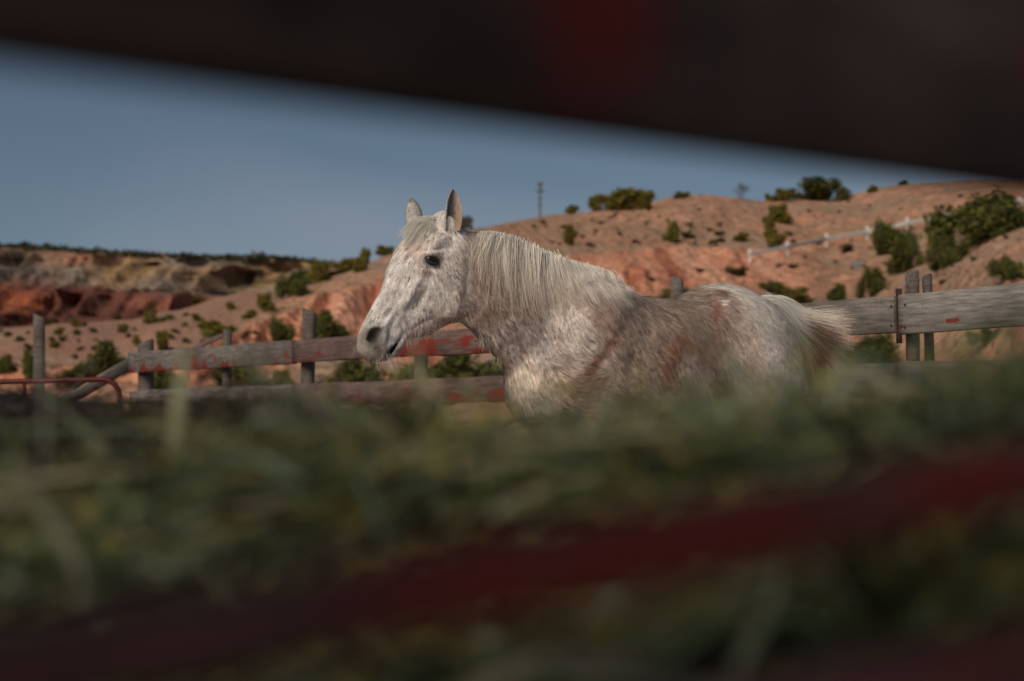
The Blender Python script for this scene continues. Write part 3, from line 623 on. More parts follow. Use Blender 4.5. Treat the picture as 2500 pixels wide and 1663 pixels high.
# diagonal brace, lone posts and the red pipe gate at the left
br = empty('brace_board', (P(250, 1129, 17.8) * np.array([1, 1, 0]))); bpy.context.view_layer.update(); tag(br, 'loose grey board leaning diagonally from the end of the fence down behind the red gate', 'board')
put_board('board', P(150, 985, 17.2), P(330, 880, 17.8), .10, .04, M_wA, br, 12)
put_board('board', P(470, 852, 19.5), P(545, 818, 19.5), .05, .03, M_wR, br, 13)
def lone(px, ytop, Y, R, lab, sd):
    t = P(px, ytop, Y); o = link('fence_post', post_mesh('fence_post', t[2], R, M_post, sd), loc=(t[0], t[1], 0)); tag(o, lab, 'post'); return o
p_ = lone(104, 772, 21, .06, 'lone leaning grey post left of the fence behind the red gate', 3); p_.rotation_euler = (0, math.radians(-1.2), 0)
gate = empty('pipe_gate', (P(200, 1129, 17.0) * np.array([1, 1, 0]))); tag(gate, 'dark red tubular steel gate with a rounded corner at the left', 'gate')
M_red = plain_mat('red_gate_paint', (.085, .008, .008), .5, .3, 0, nscale=10, namt=.3)
go = Vector(gate.location); gl = lambda px, py, Y=17.0: Vector(P(px, py, Y)) - go
pts = [gl(-400, 942), gl(-100, 934), gl(100, 931), gl(250, 926)] + [gl(250 + 42 * math.sin(a), 926 + 42 * (1 - math.cos(a))) for a in (.4, .8, 1.2, 1.57)] + [gl(294, 1010), gl(294, 1060), gl(294, 1120), gl(292, 1260)]
tube('frame', pts, .024, M_red, 10, gate)
for yy in (1010, 1070, 1140, 1220): tube('rail', [gl(-400, yy + 14), gl(-100, yy + 6), gl(293, yy)], .02, M_red, 8, gate)
tube('upright', [gl(60, 932), gl(60, 1225)], .018, M_red, 8, gate)

# ------------------------------------------------------------------ the horse
TH = math.radians(38); B_ = np.array([math.cos(TH), math.sin(TH), 0]); L_ = np.array([math.sin(TH), -math.cos(TH), 0]); C0 = np.array([0.06, 7.92, 0])
VX = 0.0068
gs = np.arange(-0.86, 1.68, VX, dtype=np.float32); gl_ = np.arange(-0.52, 0.44, VX, dtype=np.float32); gz_ = np.arange(-0.04, 1.86, VX, dtype=np.float32)
FLD = np.full((len(gs), len(gl_), len(gz_)), 0.4, dtype=np.float32)
def b2w(s, l, z): return C0 + s * B_ + l * L_ + np.array([0, 0, z])
def w2b(p): q = np.asarray(p, float) - C0; return np.array([q @ B_, q @ L_, q[2]])
def region(lo, hi, pad):
    lo = lo - pad; hi = hi + pad
    a = [max(0, int(np.searchsorted(g, v)) - 1) for g, v in zip((gs, gl_, gz_), lo)]; b = [int(np.searchsorted(g, v)) + 1 for g, v in zip((gs, gl_, gz_), hi)]
    sl = tuple(slice(x, y) for x, y in zip(a, b)); S, Lq, Z = np.meshgrid(gs[sl[0]], gl_[sl[1]], gz_[sl[2]], indexing='ij', copy=False)
    return sl, S, Lq, Z
def blend(sl, d, k, sub=False):
    F = FLD[sl]
    if sub:
        d = -d; h = np.clip(.5 - .5 * (F - d) / k, 0, 1); FLD[sl] = F * (1 - h) + d * h + k * h * (1 - h)
    else:
        h = np.clip(.5 + .5 * (F - d) / k, 0, 1); FLD[sl] = F * (1 - h) + d * h - k * h * (1 - h)
def ell(c, r, axes=None, k=0.04, sub=False):
    """ellipsoid; c in body coordinates, axes rows = local axes in body coordinates"""
    c = np.asarray(c, float); r = np.asarray(r, float); R = np.eye(3) if axes is None else np.asarray(axes, float)
    ext = np.sqrt(((R * r[:, None]) ** 2).sum(0)); sl, S, Lq, Z = region(c - ext, c + ext, 0.05 + k)
    d = [S - c[0], Lq - c[1], Z - c[2]]; u = [(R[i, 0] * d[0] + R[i, 1] * d[1] + R[i, 2] * d[2]) for i in range(3)]
    k0 = np.sqrt((u[0] / r[0]) ** 2 + (u[1] / r[1]) ** 2 + (u[2] / r[2]) ** 2); k1 = np.sqrt((u[0] / r[0] ** 2) ** 2 + (u[1] / r[1] ** 2) ** 2 + (u[2] / r[2] ** 2) ** 2) + 1e-6
    blend(sl, (k0 * (k0 - 1) / k1).astype(np.float32), k, sub)
def sweep(pts, lat, k=0.04, taper=None):
    """pts: list of (centre, half height, half width) in body coords; elliptical section, egg-shaped if taper given (narrow on the ventral side)"""
    C = np.array([p[0] for p in pts]); H = np.array([p[1] for p in pts]); W = np.array([p[2] for p in pts]); T = np.zeros(len(pts)) if taper is None else np.array(taper)
    m = max(H.max(), W.max()); sl, S, Lq, Z = region(C.min(0) - m, C.max(0) + m, 0.05 + k); best = None
    for i in range(len(pts) - 1):
        a, b = C[i], C[i + 1]; ab = b - a; L2 = ab @ ab; la = lat[i] if isinstance(lat, list) else lat; la = la - ab * (la @ ab) / L2; la = la / np.linalg.norm(la)
        ax = ab / math.sqrt(L2); up = np.cross(la, ax); up = up if up[2] > 0 or abs(up[2]) < 1e-3 else -up
        d0, d1, d2 = S - a[0], Lq - a[1], Z - a[2]; tr = (d0 * ab[0] + d1 * ab[1] + d2 * ab[2]) / L2; t = np.clip(tr, 0, 1)
        al = (tr - t) * math.sqrt(L2); u = d0 * up[0] + d1 * up[1] + d2 * up[2]; v = d0 * la[0] + d1 * la[1] + d2 * la[2]
        h = H[i] + (H[i + 1] - H[i]) * t; w_ = W[i] + (W[i + 1] - W[i]) * t; tp = T[i] + (T[i + 1] - T[i]) * t
        w_ = w_ * (1 + tp * np.clip(u / h, -1, 1)); mn = np.minimum(h, w_)
        d = (np.sqrt((u / h) ** 2 + (v / w_) ** 2 + (al / mn) ** 2) - 1) * mn
        best = d if best is None else np.minimum(best, d)
    blend(sl, best.astype(np.float32), k)

# trunk
ell((.60, 0, 1.105), (.56, .265, .318), k=.05)
ell((.36, 0, 1.325), (.21, .095, .168), k=.06)
for sgn in (1, -1):
    ell((.26, sgn * .125, 1.13), (.20, .125, .33), k=.06)
    ell((.33, sgn * .12, 1.28), (.22, .085, .16), k=.06)
    ell((.155, sgn * .10, 1.035), (.17, .115, .17), k=.045)
ell((.14, 0, 1.02), (.185, .15, .17), k=.05)
ell((.93, 0, 1.235), (.30, .195, .185), k=.07)
ell((1.07, 0, 1.25), (.31, .215, .248), k=.06)
for sgn in (1, -1):
    ell((1.00, sgn * .155, 1.32), (.10, .055, .07), k=.07)      # point of the hip
    ell((1.14, sgn * .12, 1.09), (.265, .145, .33), k=.06)
    ell((1.275, sgn * .085, 1.10), (.14, .105, .26), k=.06)
    ell((1.05, sgn * .15, .90), (.17, .11, .2), k=.06)
ell((.80, 0, 1.02), (.42, .25, .25), k=.06)
# legs
for sgn in (1, -1):
    sweep([(np.array([.27, sgn * .15, .98]), .13, .10), (np.array([.24, sgn * .15, .72]), .075, .06), (np.array([.23, sgn * .15, .46]), .042, .042), (np.array([.24, sgn * .15, .40]), .040, .040),
           (np.array([.245, sgn * .15, .30]), .027, .027), (np.array([.25, sgn * .15, .17]), .031, .031), (np.array([.22, sgn * .15, .08]), .032, .034), (np.array([.20, sgn * .15, .03]), .05, .055)], np.array([0, 1., 0]), k=.04)
    sweep([(np.array([1.12, sgn * .14, .92]), .17, .11), (np.array([1.16, sgn * .14, .74]), .09, .075), (np.array([1.34, sgn * .14, .50]), .05, .04), (np.array([1.345, sgn * .14, .44]), .042, .036),
           (np.array([1.31, sgn * .14, .30]), .030, .028), (np.array([1.30, sgn * .14, .17]), .033, .032), (np.array([1.27, sgn * .14, .08]), .033, .034), (np.array([1.25, sgn * .14, .03]), .05, .055)], np.array([0, 1., 0]), k=.04)
# neck
HA = math.radians(24); LHw = np.array([math.sin(HA), -math.cos(HA), 0])
def bvec(v): return np.array([v @ B_, v @ L_, v[2]])
ND = [((1106, 624), 7.80, 72, .060), ((1152, 660), 7.84, 108, .070), ((1202, 695), 7.88, 124, .080), ((1260, 736), 7.94, 139, .096), ((1324, 790), 8.02, 156, .122), ((1375, 840), 8.12, 165, .15)]
sweep([(w2b(P(c[0], c[1], Y)), h / 608., w_) for (c, Y, h, w_) in ND], [bvec(LHw * (1 - t) + L_ * t) for t in np.linspace(0.1, 1, 5)], k=.06, taper=[0, -.05, -.12, -.18, -.15, 0])
# throat strap and the muscle line behind the jaw
def mid(a, b, t): return a * (1 - t) + b * t

# head frame: u along the face to the muzzle, v towards the forehead, w towards the camera side
HO = P(1085, 592, 7.80); HM0 = P(912, 845, 7.70); 
def hplane(px, py, w_=0.0):
    d = raydir(px, py); n = LHw; o = HO + LHw * w_; t = ((o - CAM) @ n) / (d @ n); return CAM + d * t
HM = hplane(912, 845); AU = (HM - HO) / np.linalg.norm(HM - HO); AV = np.cross(LHw, AU); AV = AV if AV[0] < 0 else -AV
AXH = np.array([bvec(AU), bvec(AV), bvec(LHw)])
def hp(px, py, w_=0.0): return w2b(hplane(px, py, w_))
def hw(px, py, w_): return hplane(px, py, w_)
HS = [  # centre px,py, half depth px, half width m, taper (wider on the forehead side)
 ((1108, 606), 74, .060, 0), ((1078, 634), 92, .078, .05), ((1054, 674), 108, .084, .12), ((1030, 714), 106, .076, .14), ((1002, 748), 89, .062, .15), ((968, 778), 65, .052, .12), ((943, 805), 57, .048, .05), ((925, 826), 54, .050, 0), ((912, 842), 47, .050, 0), ((905, 852), 36, .044, 0)]
def hup(v): return v
sweepH = [(hp(*c), h / 622., w_) for (c, h, w_, t) in HS]
sweep(sweepH, bvec(LHw), k=.03, taper=[t for (_, _, _, t) in HS])
hell = lambda px, py, w_, r, rot=0.0, k=.02, sub=False: ell(hp(px, py, w_), r, (np.array([AXH[0] * math.cos(rot) + AXH[1] * math.sin(rot), -AXH[0] * math.sin(rot) + AXH[1] * math.cos(rot), AXH[2]])), k, sub)
for sg in (1, -1):
    hell(1096, 702, sg * .038, (.125, .105, .034), k=.03)             # cheek
    hell(1048, 622, sg * .072, (.046, .034, .024), .2, k=.03)        # brow
    hell(1060, 598, sg * .056, (.060, .030, .020), .3, k=.03)
    hell(1012, 700, sg * .056, (.085, .012, .014), -.10, k=.028)       # facial crest
    hell(952, 722, sg * .022, (.13, .03, .022), k=.03)                # nasal bone edge
    hell(915, 816, sg * .040, (.052, .040, .024), .1, k=.02)          # nostril flare
    hell(955, 850, sg * .022, (.05, .022, .026), .35, k=.02)
hell(1010, 600, 0, (.09, .035, .06), k=.04)                          # forehead
hell(1086, 545, 0, (.05, .05, .05), k=.04)                           # poll
hell(906, 850, 0, (.040, .045, .044), k=.025)                        # upper lip
hell(938, 862, 0, (.034, .026, .034), .3, k=.016)                    # lower lip
hell(956, 860, 0, (.034, .018, .026), .5, k=.02)                     # chin
for sg in (1, -1):
    hell(1088, 604, sg * .094, (.028, .012, .010), .6, k=.03, sub=True)   # hollow above the eye
    hell(1052, 637, sg * .102, (.019, .030, .018), 0, k=.018, sub=True)   # eye socket
    hell(921, 821, sg * .070, (.040, .032, .042), .25, k=.008, sub=True)     # nostril
    hell(912, 824, sg * .058, (.020, .014, .03), .25, k=.012, sub=True)
    hell(985, 785, sg * .074, (.06, .016, .012), -.05, k=.03, sub=True)    # dip under the crest
# mouth slit, from the corner forward under the upper lip
a = hplane(980, 822, .03); b = hplane(944, 872, .03); cm = (a + b) / 2; d = (b - a) / np.linalg.norm(b - a); nn = np.cross(d, LHw)
for sg in (1,):
    ell(w2b(cm), (np.linalg.norm(b - a) / 2, .0052, .09), np.array([bvec(d), bvec(nn), bvec(LHw)]), .008, True)
# neck details: jugular groove, mastoid muscle, crest
for (p0, p1, Y0, Y1, r, sub_, off) in [((1165, 700), (1290, 905), 7.80, 7.93, .020, False, .072)]:
    pass

def surface_nets(F, o, h):
    S = F < 0; c = [S[i:F.shape[0] - 1 + i, j:F.shape[1] - 1 + j, k:F.shape[2] - 1 + k] for i in (0, 1) for j in (0, 1) for k in (0, 1)]
    anyv = np.logical_or.reduce(c); allv = np.logical_and.reduce(c); act = anyv & ~allv; idx = np.argwhere(act); n = len(idx)
    ids = np.full(act.shape, -1, dtype=np.int64); ids[tuple(idx.T)] = np.arange(n)
    acc = np.zeros((n, 3)); cnt = np.zeros(n); corners = [(i, j, k) for i in (0, 1) for j in (0, 1) for k in (0, 1)]
    val = {q: F[idx[:, 0] + q[0], idx[:, 1] + q[1], idx[:, 2] + q[2]] for q in corners}
    for q in corners:
        for ax in range(3):
            if q[ax] == 0:
                r = list(q); r[ax] = 1; r = tuple(r); a, b = val[q], val[r]; m = (a < 0) != (b < 0); t = np.where(m, a / np.where(m, a - b, 1), 0)
                p = np.tile(np.array(q, float), (n, 1)); p[:, ax] = t; acc += p * m[:, None]; cnt += m
    V = (idx + acc / cnt[:, None]) * h + o; Q = []
    for ax in range(3):
        A_ = [slice(None)] * 3; B2 = [slice(None)] * 3; A_[ax] = slice(0, -1); B2[ax] = slice(1, None)
        ch = S[tuple(A_)] != S[tuple(B2)]; e = np.argwhere(ch); u, v = (ax + 1) % 3, (ax + 2) % 3
        ok = (e[:, u] > 0) & (e[:, v] > 0) & (e[:, u] < F.shape[u] - 1) & (e[:, v] < F.shape[v] - 1); e = e[ok]
        def cid(du, dv): q = e.copy(); q[:, u] += du; q[:, v] += dv; return ids[tuple(q.T)]
        q = np.stack([cid(-1, -1), cid(0, -1), cid(0, 0), cid(-1, 0)], 1); flip = ~S[tuple(e.T)]; q[flip] = q[flip][:, ::-1]; Q.append(q)
    return V, np.concatenate(Q)
HV, HF = surface_nets(FLD, np.array([gs[0], gl_[0], gz_[0]], float), VX)
HF = HF[:, ::-1].copy()
HV = C0 + HV[:, :1] * B_ + HV[:, 1:2] * L_ + HV[:, 2:3] * np.array([0, 0, 1.])
del FLD
def vnormals(V, F):
    n = np.cross(V[F[:, 2]] - V[F[:, 0]], V[F[:, 3]] - V[F[:, 1]]); N_ = np.zeros_like(V)
    for k in range(4): np.add.at(N_, F[:, k], n)
    return N_ / (np.linalg.norm(N_, axis=1, keepdims=True) + 1e-12)
# relax the surface twice
def relax(V, F, it):
    for _ in range(it):
        acc = np.zeros_like(V); c = np.zeros(len(V))
        for k in range(4):
            np.add.at(acc, F[:, k], V[F[:, (k + 1) % 4]]); np.add.at(c, F[:, k], 1); np.add.at(acc, F[:, k], V[F[:, (k + 3) % 4]]); np.add.at(c, F[:, k], 1)
        V = V * .5 + acc / c[:, None] * .5
    return V
HV = relax(HV, HF, 2); HN = vnormals(HV, HF)
# muscle and skin relief seen through the coat
px, py = proj(HV)
def gau(px, py, x, y, rx, ry, rot=0, pw=1.0):
    c_, s_ = math.cos(rot), math.sin(rot); u = (px - x) * c_ + (py - y) * s_; v = -(px - x) * s_ + (py - y) * c_
    return np.exp(-((u / rx) ** 2 + (v / ry) ** 2) ** pw)
near = sstep(-.15, .15, HN @ L_)
D = np.zeros(len(HV))
D += -.014 * gau(px, py, 1205, 770, 150, 10, 1.02) * near; D += .010 * gau(px, py, 1182, 790, 150, 12, 1.0) * near          # jugular groove
D += -.012 * gau(px, py, 1148, 640, 14, 75, -.1) * near                                                                          # behind the jaw
D += -.020 * gau(px, py, 1320, 905, 16, 60, .35) * near; D += .010 * gau(px, py, 1360, 880, 26, 70, .3) * near                      # edge of the breast muscle
D += -.014 * gau(px, py, 1385, 830, 100, 16, 1.35) * near; D += .012 * gau(px, py, 1420, 800, 28, 70, .5) * near                     # front of the shoulder
D += -.012 * gau(px, py, 1482, 860, 85, 15, -1.0) * near; D += .010 * gau(px, py, 1500, 780, 30, 80, .2) * near
D += -.012 * gau(px, py, 1540, 900, 14, 70, .1) * near
D += .004 * np.sin((px + .25 * py) / 9.5) * gau(px, py, 1610, 860, 70, 70, 0, 2) * near                                            # ribs
D += -.020 * gau(px, py, 1800, 850, 16, 70, -.35) * near; D += .010 * gau(px, py, 1775, 765, 26, 26) * near; D += -.014 * gau(px, py, 1740, 840, 34, 40, 0) * near
D += -.016 * gau(px, py, 1948, 880, 55, 7, 0.85) * near; D += .006 * gau(px, py, 1880, 830, 50, 60) * near
D += (fbm(HV * 14, 3, 4) - .5) * .009 * sstep(.95, 1.05, HV[:, 2])
D += .010 * gau(px, py, 1006, 716, 58, 7, 2.03) * near; D += -.010 * gau(px, py, 1024, 738, 58, 9, 2.03) * near; D += -.008 * gau(px, py, 1053, 610, 30, 4, -.12) * near; D += .006 * gau(px, py, 1053, 618, 30, 5, -.12) * near
D += -.007 * gau(px, py, 1050, 655, 26, 4, .1) * near; D += .005 * gau(px, py, 1000, 640, 40, 4, 1.0) * near; D += -.006 * gau(px, py, 985, 668, 50, 6, 1.9) * near; D += .008 * gau(px, py, 941, 822, 8, 28, .1) * near; D += -.010 * gau(px, py, 958, 800, 10, 30, .3) * near
D += .006 * gau(px, py, 1120, 720, 10, 60, .1) * near; D += -.010 * gau(px, py, 1140, 700, 9, 70, .1) * near; D += -.006 * gau(px, py, 1030, 790, 40, 6, -.5) * near; D += .005 * gau(px, py, 970, 750, 50, 4, 2.2) * near
HV = HV + HN * (D * .55)[:, None]; HN = vnormals(HV, HF)

# coat colours ---------------------------------------------------------
WHT = c3(.60, .585, .55); GRY = c3(.30, .275, .27); CRM = c3(.62, .57, .47); BRN = c3(.155, .080, .052); ROAN = c3(.30, .25, .22); DGR = c3(.17, .145, .14)
def coat(p):
    """undercoat colour, share and colour of dark hairs at world points p: a roan coat mapped over the body"""
    px, py = proj(p); n = len(p); g = lambda *a, **k: gau(px, py, *a, **k)
    hm_ = (1 - .65 * (1 - sstep(1120, 1180, px))) * (1 - .75 * sstep(1750, 1830, px)); wb = fbm(p * 9, 4, 12, .65) - .5; px = px + wb * 105 * hm_; py = py + (fbm(p * 9, 4, 13, .65) - .5) * 105 * hm_
    C = np.tile(ROAN, (n, 1)); dk = np.full(n, .34); R = np.tile(DGR, (n, 1))
    def put(w_, c=None, d=None, r=None):
        nonlocal C, dk, R
        w_ = np.clip(w_, 0, 1)
        if c is not None: C = mixc(C, c, w_)
        if d is not None: dk = dk * (1 - w_) + d * w_
        if r is not None: R = mixc(R, r, w_)
    nk = sstep(1110, 1160, px) * (1 - sstep(1340, 1420, px + (py - 750) * .3)); put(nk * .95, c3(.31, .28, .27), .46, c3(.085, .068, .066))
    put(g(1170, 690, 60, 100, rot=-.5) * .6, c3(.27, .21, .19), .56, c3(.08, .05, .04)); put(g(1215, 745, 60, 70) * .5, c3(.30, .22, .18), .4, c3(.13, .08, .06))
    put(g(1290, 850, 70, 60, pw=1.5) * .6, c3(.36, .34, .335), .50, c3(.085, .08, .08))
    put(g(1350, 760, 60, 60) * .5, c3(.40, .35, .33), .42)
    put(g(1405, 790, 45, 95, rot=-.3, pw=1.5) * .8, c3(.56, .54, .52), .42, c3(.11, .09, .085))
    put(g(1265, 930, 50, 64, pw=2), c3(.58, .53, .46), .05, c3(.3, .22, .16)); put(g(1350, 940, 70, 40, rot=-.5, pw=1.5) * .8, c3(.55, .48, .40), .2, c3(.2, .12, .08)); put(g(1325, 985, 60, 25) * .9, WHT, .05)
    put(g(1203, 850, 70, 9, rot=.98) * .7, c3(.58, .53, .44), .15)
    put(g(1470, 868, 85, 22, rot=-.95, pw=1.5) * .85, c3(.26, .155, .11), .62, BRN); put(g(1410, 935, 60, 36, rot=-.5, pw=1.5) * .85, c3(.27, .18, .12), .60, c3(.12, .07, .04)); put(g(1455, 940, 30, 40) * .7, BRN, .7)
    put(g(1500, 905, 34, 60, pw=1.5) * .7, c3(.46, .42, .40), .30, c3(.16, .10, .08)); put(g(1465, 730, 40, 60) * .5, c3(.40, .27, .21), .4, BRN)
    put(g(1560, 800, 60, 130, pw=1.5) * .6, c3(.36, .30, .25), .44, c3(.10, .066, .05)); put(g(1590, 740, 150, 26) * .6, c3(.33, .30, .275), .46, c3(.09, .075, .07))
    put(g(1680, 760, 110, 60, pw=1.5) * .7, c3(.32, .26, .21), .48, c3(.09, .058, .044))
    put(g(1640, 880, 30, 56, rot=.25), c3(.20, .09, .06), .85, c3(.10, .045, .03)); put(g(1690, 840, 66, 26, rot=-.2) * .9, c3(.24, .13, .09), .75, BRN); put(g(1762, 755, 34, 30), c3(.20, .10, .07), .75, c3(.11, .055, .04))
    put(g(1755, 880, 16, 56, rot=-.3) * .9, c3(.20, .10, .07), .8, c3(.10, .05, .035)); put(g(1745, 800, 60, 24, rot=.4) * .6, c3(.26, .18, .15), .6, BRN); put(g(1700, 905, 50, 30, rot=.4) * .6, c3(.46, .40, .35), .30, c3(.2, .13, .1))
    put(g(1780, 850, 28, 60, rot=-.3) * .7, c3(.42, .38, .37), .42, c3(.13, .11, .11)); put(g(1720, 715, 70, 16, rot=-.1) * .6, c3(.38, .34, .31), .5, c3(.10, .09, .085))
    cr = sstep(0, 1, (px - 1775) / 55 + (py - 720) * -.0045); put(cr * .95, c3(.58, .57, .545), .07, c3(.26, .24, .23)); put(g(1815, 708, 125, 24, rot=.14, pw=2), c3(.74, .73, .70), .01); put(g(1890, 800, 60, 90, pw=1.5) * .9, c3(.62, .61, .59), .02)
    put(g(1822, 790, 20, 55, rot=-.35) * .7, c3(.50, .44, .40), .40, c3(.18, .14, .12)); put(g(1842, 850, 16, 45, rot=-.3) * .5, c3(.50, .38, .31), .3); put(g(1925, 850, 30, 30) * .6, c3(.44, .41, .40), .4, c3(.16, .14, .14))
    # head
    rel = p - HO; u = rel @ AU; v = rel @ AV; hd = (1 - sstep(1120, 1150, px)) * (py < 925) * (1 - sstep(-.13, -.19, v) * 0)
    put(hd, c3(.58, .58, .565), .15, c3(.085, .08, .08)); put(hd * g(1100, 650, 50, 55) * .7, c3(.42, .39, .375), .42, c3(.09, .075, .07)); put(hd * g(1010, 590, 45, 42) * .75, c3(.56, .46, .39), .10, c3(.3, .2, .16))
    put(hd * g(1050, 560, 50, 30) * .6, c3(.48, .45, .42), .30, c3(.12, .10, .10)); put(hd * g(1000, 680, 55, 45) * .8, c3(.56, .55, .54), .26, c3(.06, .06, .065)); put(hd * g(1070, 705, 40, 40) * .6, c3(.56, .56, .54), .22, c3(.08, .08, .08))
    put(hd * g(1090, 745, 40, 45) * .7, c3(.56, .55, .50), .08); put(hd * g(1128, 720, 22, 60) * .8, c3(.33, .28, .25), .50, c3(.085, .055, .045)); put(hd * g(1060, 795, 60, 22, rot=-.35) * .7, c3(.36, .28, .24), .4, c3(.14, .08, .06))
    put(hd * g(1040, 668, 16, 10) * .8, c3(.28, .16, .13), .4, BRN); put(hd * g(960, 760, 30, 50) * .6, c3(.56, .56, .56), .12)
    mz = hd * g(912, 830, 52, 48, pw=1.6); put(mz * .9, c3(.25, .245, .225), .15, c3(.08, .08, .07)); put(hd * g(918, 850, 40, 22) * .7, c3(.25, .24, .18), .1); put(hd * g(958, 820, 26, 26) * .7, c3(.34, .34, .37), .25, c3(.13, .13, .14))
    put(hd * g(905, 858, 26, 14, rot=.5) * .6, c3(.46, .42, .36), .05); put(hd * g(917, 820, 22, 27, pw=2) * .95, c3(.070, .066, .050), .3, c3(.03, .03, .025)); put(hd * g(955, 862, 24, 22, pw=2) * .55, c3(.20, .19, .175), .2)
    put(hd * g(1053, 635, 24, 15, pw=2) * .9, c3(.06, .05, .05), .6, c3(.02, .02, .02)); put(hd * g(960, 858, 26, 14, rot=-.9) * .5, c3(.16, .15, .145), .2); put(hd * g(963, 851, 8, 33, rot=.62, pw=1.5) * .97, c3(.012, .010, .010), .5, c3(.01, .01, .01))
    legs = 1 - sstep(.15, .6, p[:, 2]); put(legs, c3(.30, .27, .25), .4)
    return C, dk, R
flowpts = np.array([(930, 780, -.45, .9), (960, 680, -.4, .95), (1000, 600, -.6, .8), (1040, 560, -.5, .8), (1080, 640, .35, .95), (1080, 740, .15, 1), (1040, 790, .2, 1), (1010, 720, -.15, 1), (1130, 620, .6, .85), (1180, 680, .45, .9), (1200, 800, .5, .85), (1250, 860, .5, .9),
    (1260, 940, .15, 1), (1330, 950, .5, .8), (1340, 800, .3, .95), (1400, 780, .45, .9), (1400, 900, .85, .45), (1450, 930, .8, -.3), (1480, 800, .75, .7), (1550, 850, .6, .8), (1600, 760, .85, .55), (1700, 720, .95, .2), (1650, 860, .6, .8), (1760, 800, .6, .8), (1800, 720, .97, .2), (1850, 800, .7, .7), (1900, 760, .75, .65), (1920, 860, .5, .87), (1780, 880, .5, .87), (1560, 950, .6, .7)], float)
def flow(p, nrm):
    px, py = proj(p); d2 = (px[:, None] - flowpts[:, 0]) ** 2 + (py[:, None] - flowpts[:, 1]) ** 2; w_ = 1 / (d2 + 400) ** 1.5
    d = (w_ @ flowpts[:, 2:]) / w_.sum(1, keepdims=True); v = np.stack([d[:, 0], -.12 * d[:, 0] + 0 * d[:, 0], -d[:, 1]], 1)
    v -= nrm * (v * nrm).sum(1, keepdims=True); return v / (np.linalg.norm(v, axis=1, keepdims=True) + 1e-9)
Cu, dk, Rk = coat(HV); vcol = mixc(Cu, Rk, dk * .8)
M_skin = col_mat('horse_skin', .75, .2, nscale=160, namt=.25, bump=.25, bscale=260)
horse = empty('horse', (C0[0] + .5 * B_[0], C0[1] + .5 * B_[1], 0)); tag(horse, 'white and roan horse with flecked coat and pale mane, before the corral fence', 'horse')
HOv = np.array(horse.location)
def hchild(name, V, F, mat, col=None, smooth=False):
    return link(name, mesh_np(name, V - HOv, F, mat, col, smooth), horse)
HB = BVHTree.FromPolygons(HV.tolist(), HF.tolist())

# ears: cupped leaves, joined into the body mesh
def ear(base, tip, width, face, turn, seed, th=.010):
    base = np.array(base); tip = np.array(tip); ax = tip - base; Lh = np.linalg.norm(ax); ax /= Lh; f = np.array(face, float); f -= ax * (f @ ax); f /= np.linalg.norm(f); sd = np.cross(ax, f)
    nu, nv = 19, 15; P0 = np.zeros((nv, nu, 3)); P1 = np.zeros((nv, nu, 3))
    for i in range(nv):
        t = i / (nv - 1); wd = width * (.60 + 1.0 * t) * max(0.0, 1 - t) ** .72 * .82
        wd = max(wd, .0006); cup = math.radians(190 - 80 * t); R = wd / math.sin(min(cup / 2, math.pi / 2)) 
        c = base + ax * Lh * t + sd * math.sin(t * math.pi) * .004 * turn - f * (.010 * t * t) + f * .0
        for j in range(nu):
            a = (j / (nu - 1) - .5) * cup; r = R
            P0[i, j] = c + sd * math.sin(a) * r + f * (R * .55 - math.cos(a) * r * (1.0)); e = th * (1 - .6 * t) * (1 - abs(j / (nu - 1) - .5) * 1.3)
            P1[i, j] = P0[i, j] + (f * math.cos(a) - sd * math.sin(a)) * max(e, .0008)
    V = np.concatenate([P0.reshape(-1, 3), P1.reshape(-1, 3)]); n = nu * nv; F = []
    for i in range(nv - 1):
        for j in range(nu - 1):
            a = i * nu + j; F.append((a, a + 1, a + nu + 1, a + nu)); F.append((n + a, n + a + nu, n + a + nu + 1, n + a + 1))
        for j in (0, nu - 1): a = i * nu + j; F.append((a, a + nu, n + a + nu, n + a) if j == 0 else (a, n + a, n + a + nu, a + nu))
    inner = np.concatenate([np.zeros(n), np.ones(n)]); tt = np.repeat(np.arange(nv) / (nv - 1), nu); tt = np.concatenate([tt, tt]); jj = np.tile(np.arange(nu) / (nu - 1), nv); jj = np.concatenate([jj, jj])
    return V, np.array(F), inner, tt, jj
E1 = ear(hplane(1101, 562, .050), hplane(1108, 463, .058), .061, (.35, -.92, .05), 1, 0); E2 = ear(hplane(1018, 556, -.052), hplane(1002, 486, -.062), .064, (-.45, .85, -.1), -1, 1)
EV = []; EF = []; EC = []; off = len(HV)
for q, (V, F, inn, t, jj) in enumerate((E1, E2)):
    out = np.array([.64, .62, .60]) * (1 - .15 * vnoise(V * 300, 5))[:, None]; C = np.tile(out, (1, 1))
    C = mixc(C, c3(.09, .07, .06), inn * .9 * np.clip(1.2 - np.abs(jj - .42) * 2.2, 0, 1)); C = mixc(C, c3(.45, .27, .17), inn * sstep(.6, .8, jj) * (1 - .5 * t) * .9); C = mixc(C, c3(.20, .16, .13), sstep(.78, 1, t) * .7)
    C = mixc(C, c3(.50, .40, .31), inn * (1 - sstep(.0, .22, t)) * .8)
    EV.append(V); EF.append(F + off); EC.append(C); off += len(V)
allV = np.concatenate([HV] + EV); allC = np.concatenate([vcol] + EC); body = hchild('body', allV, np.concatenate([HF] + EF), M_skin, allC, True)

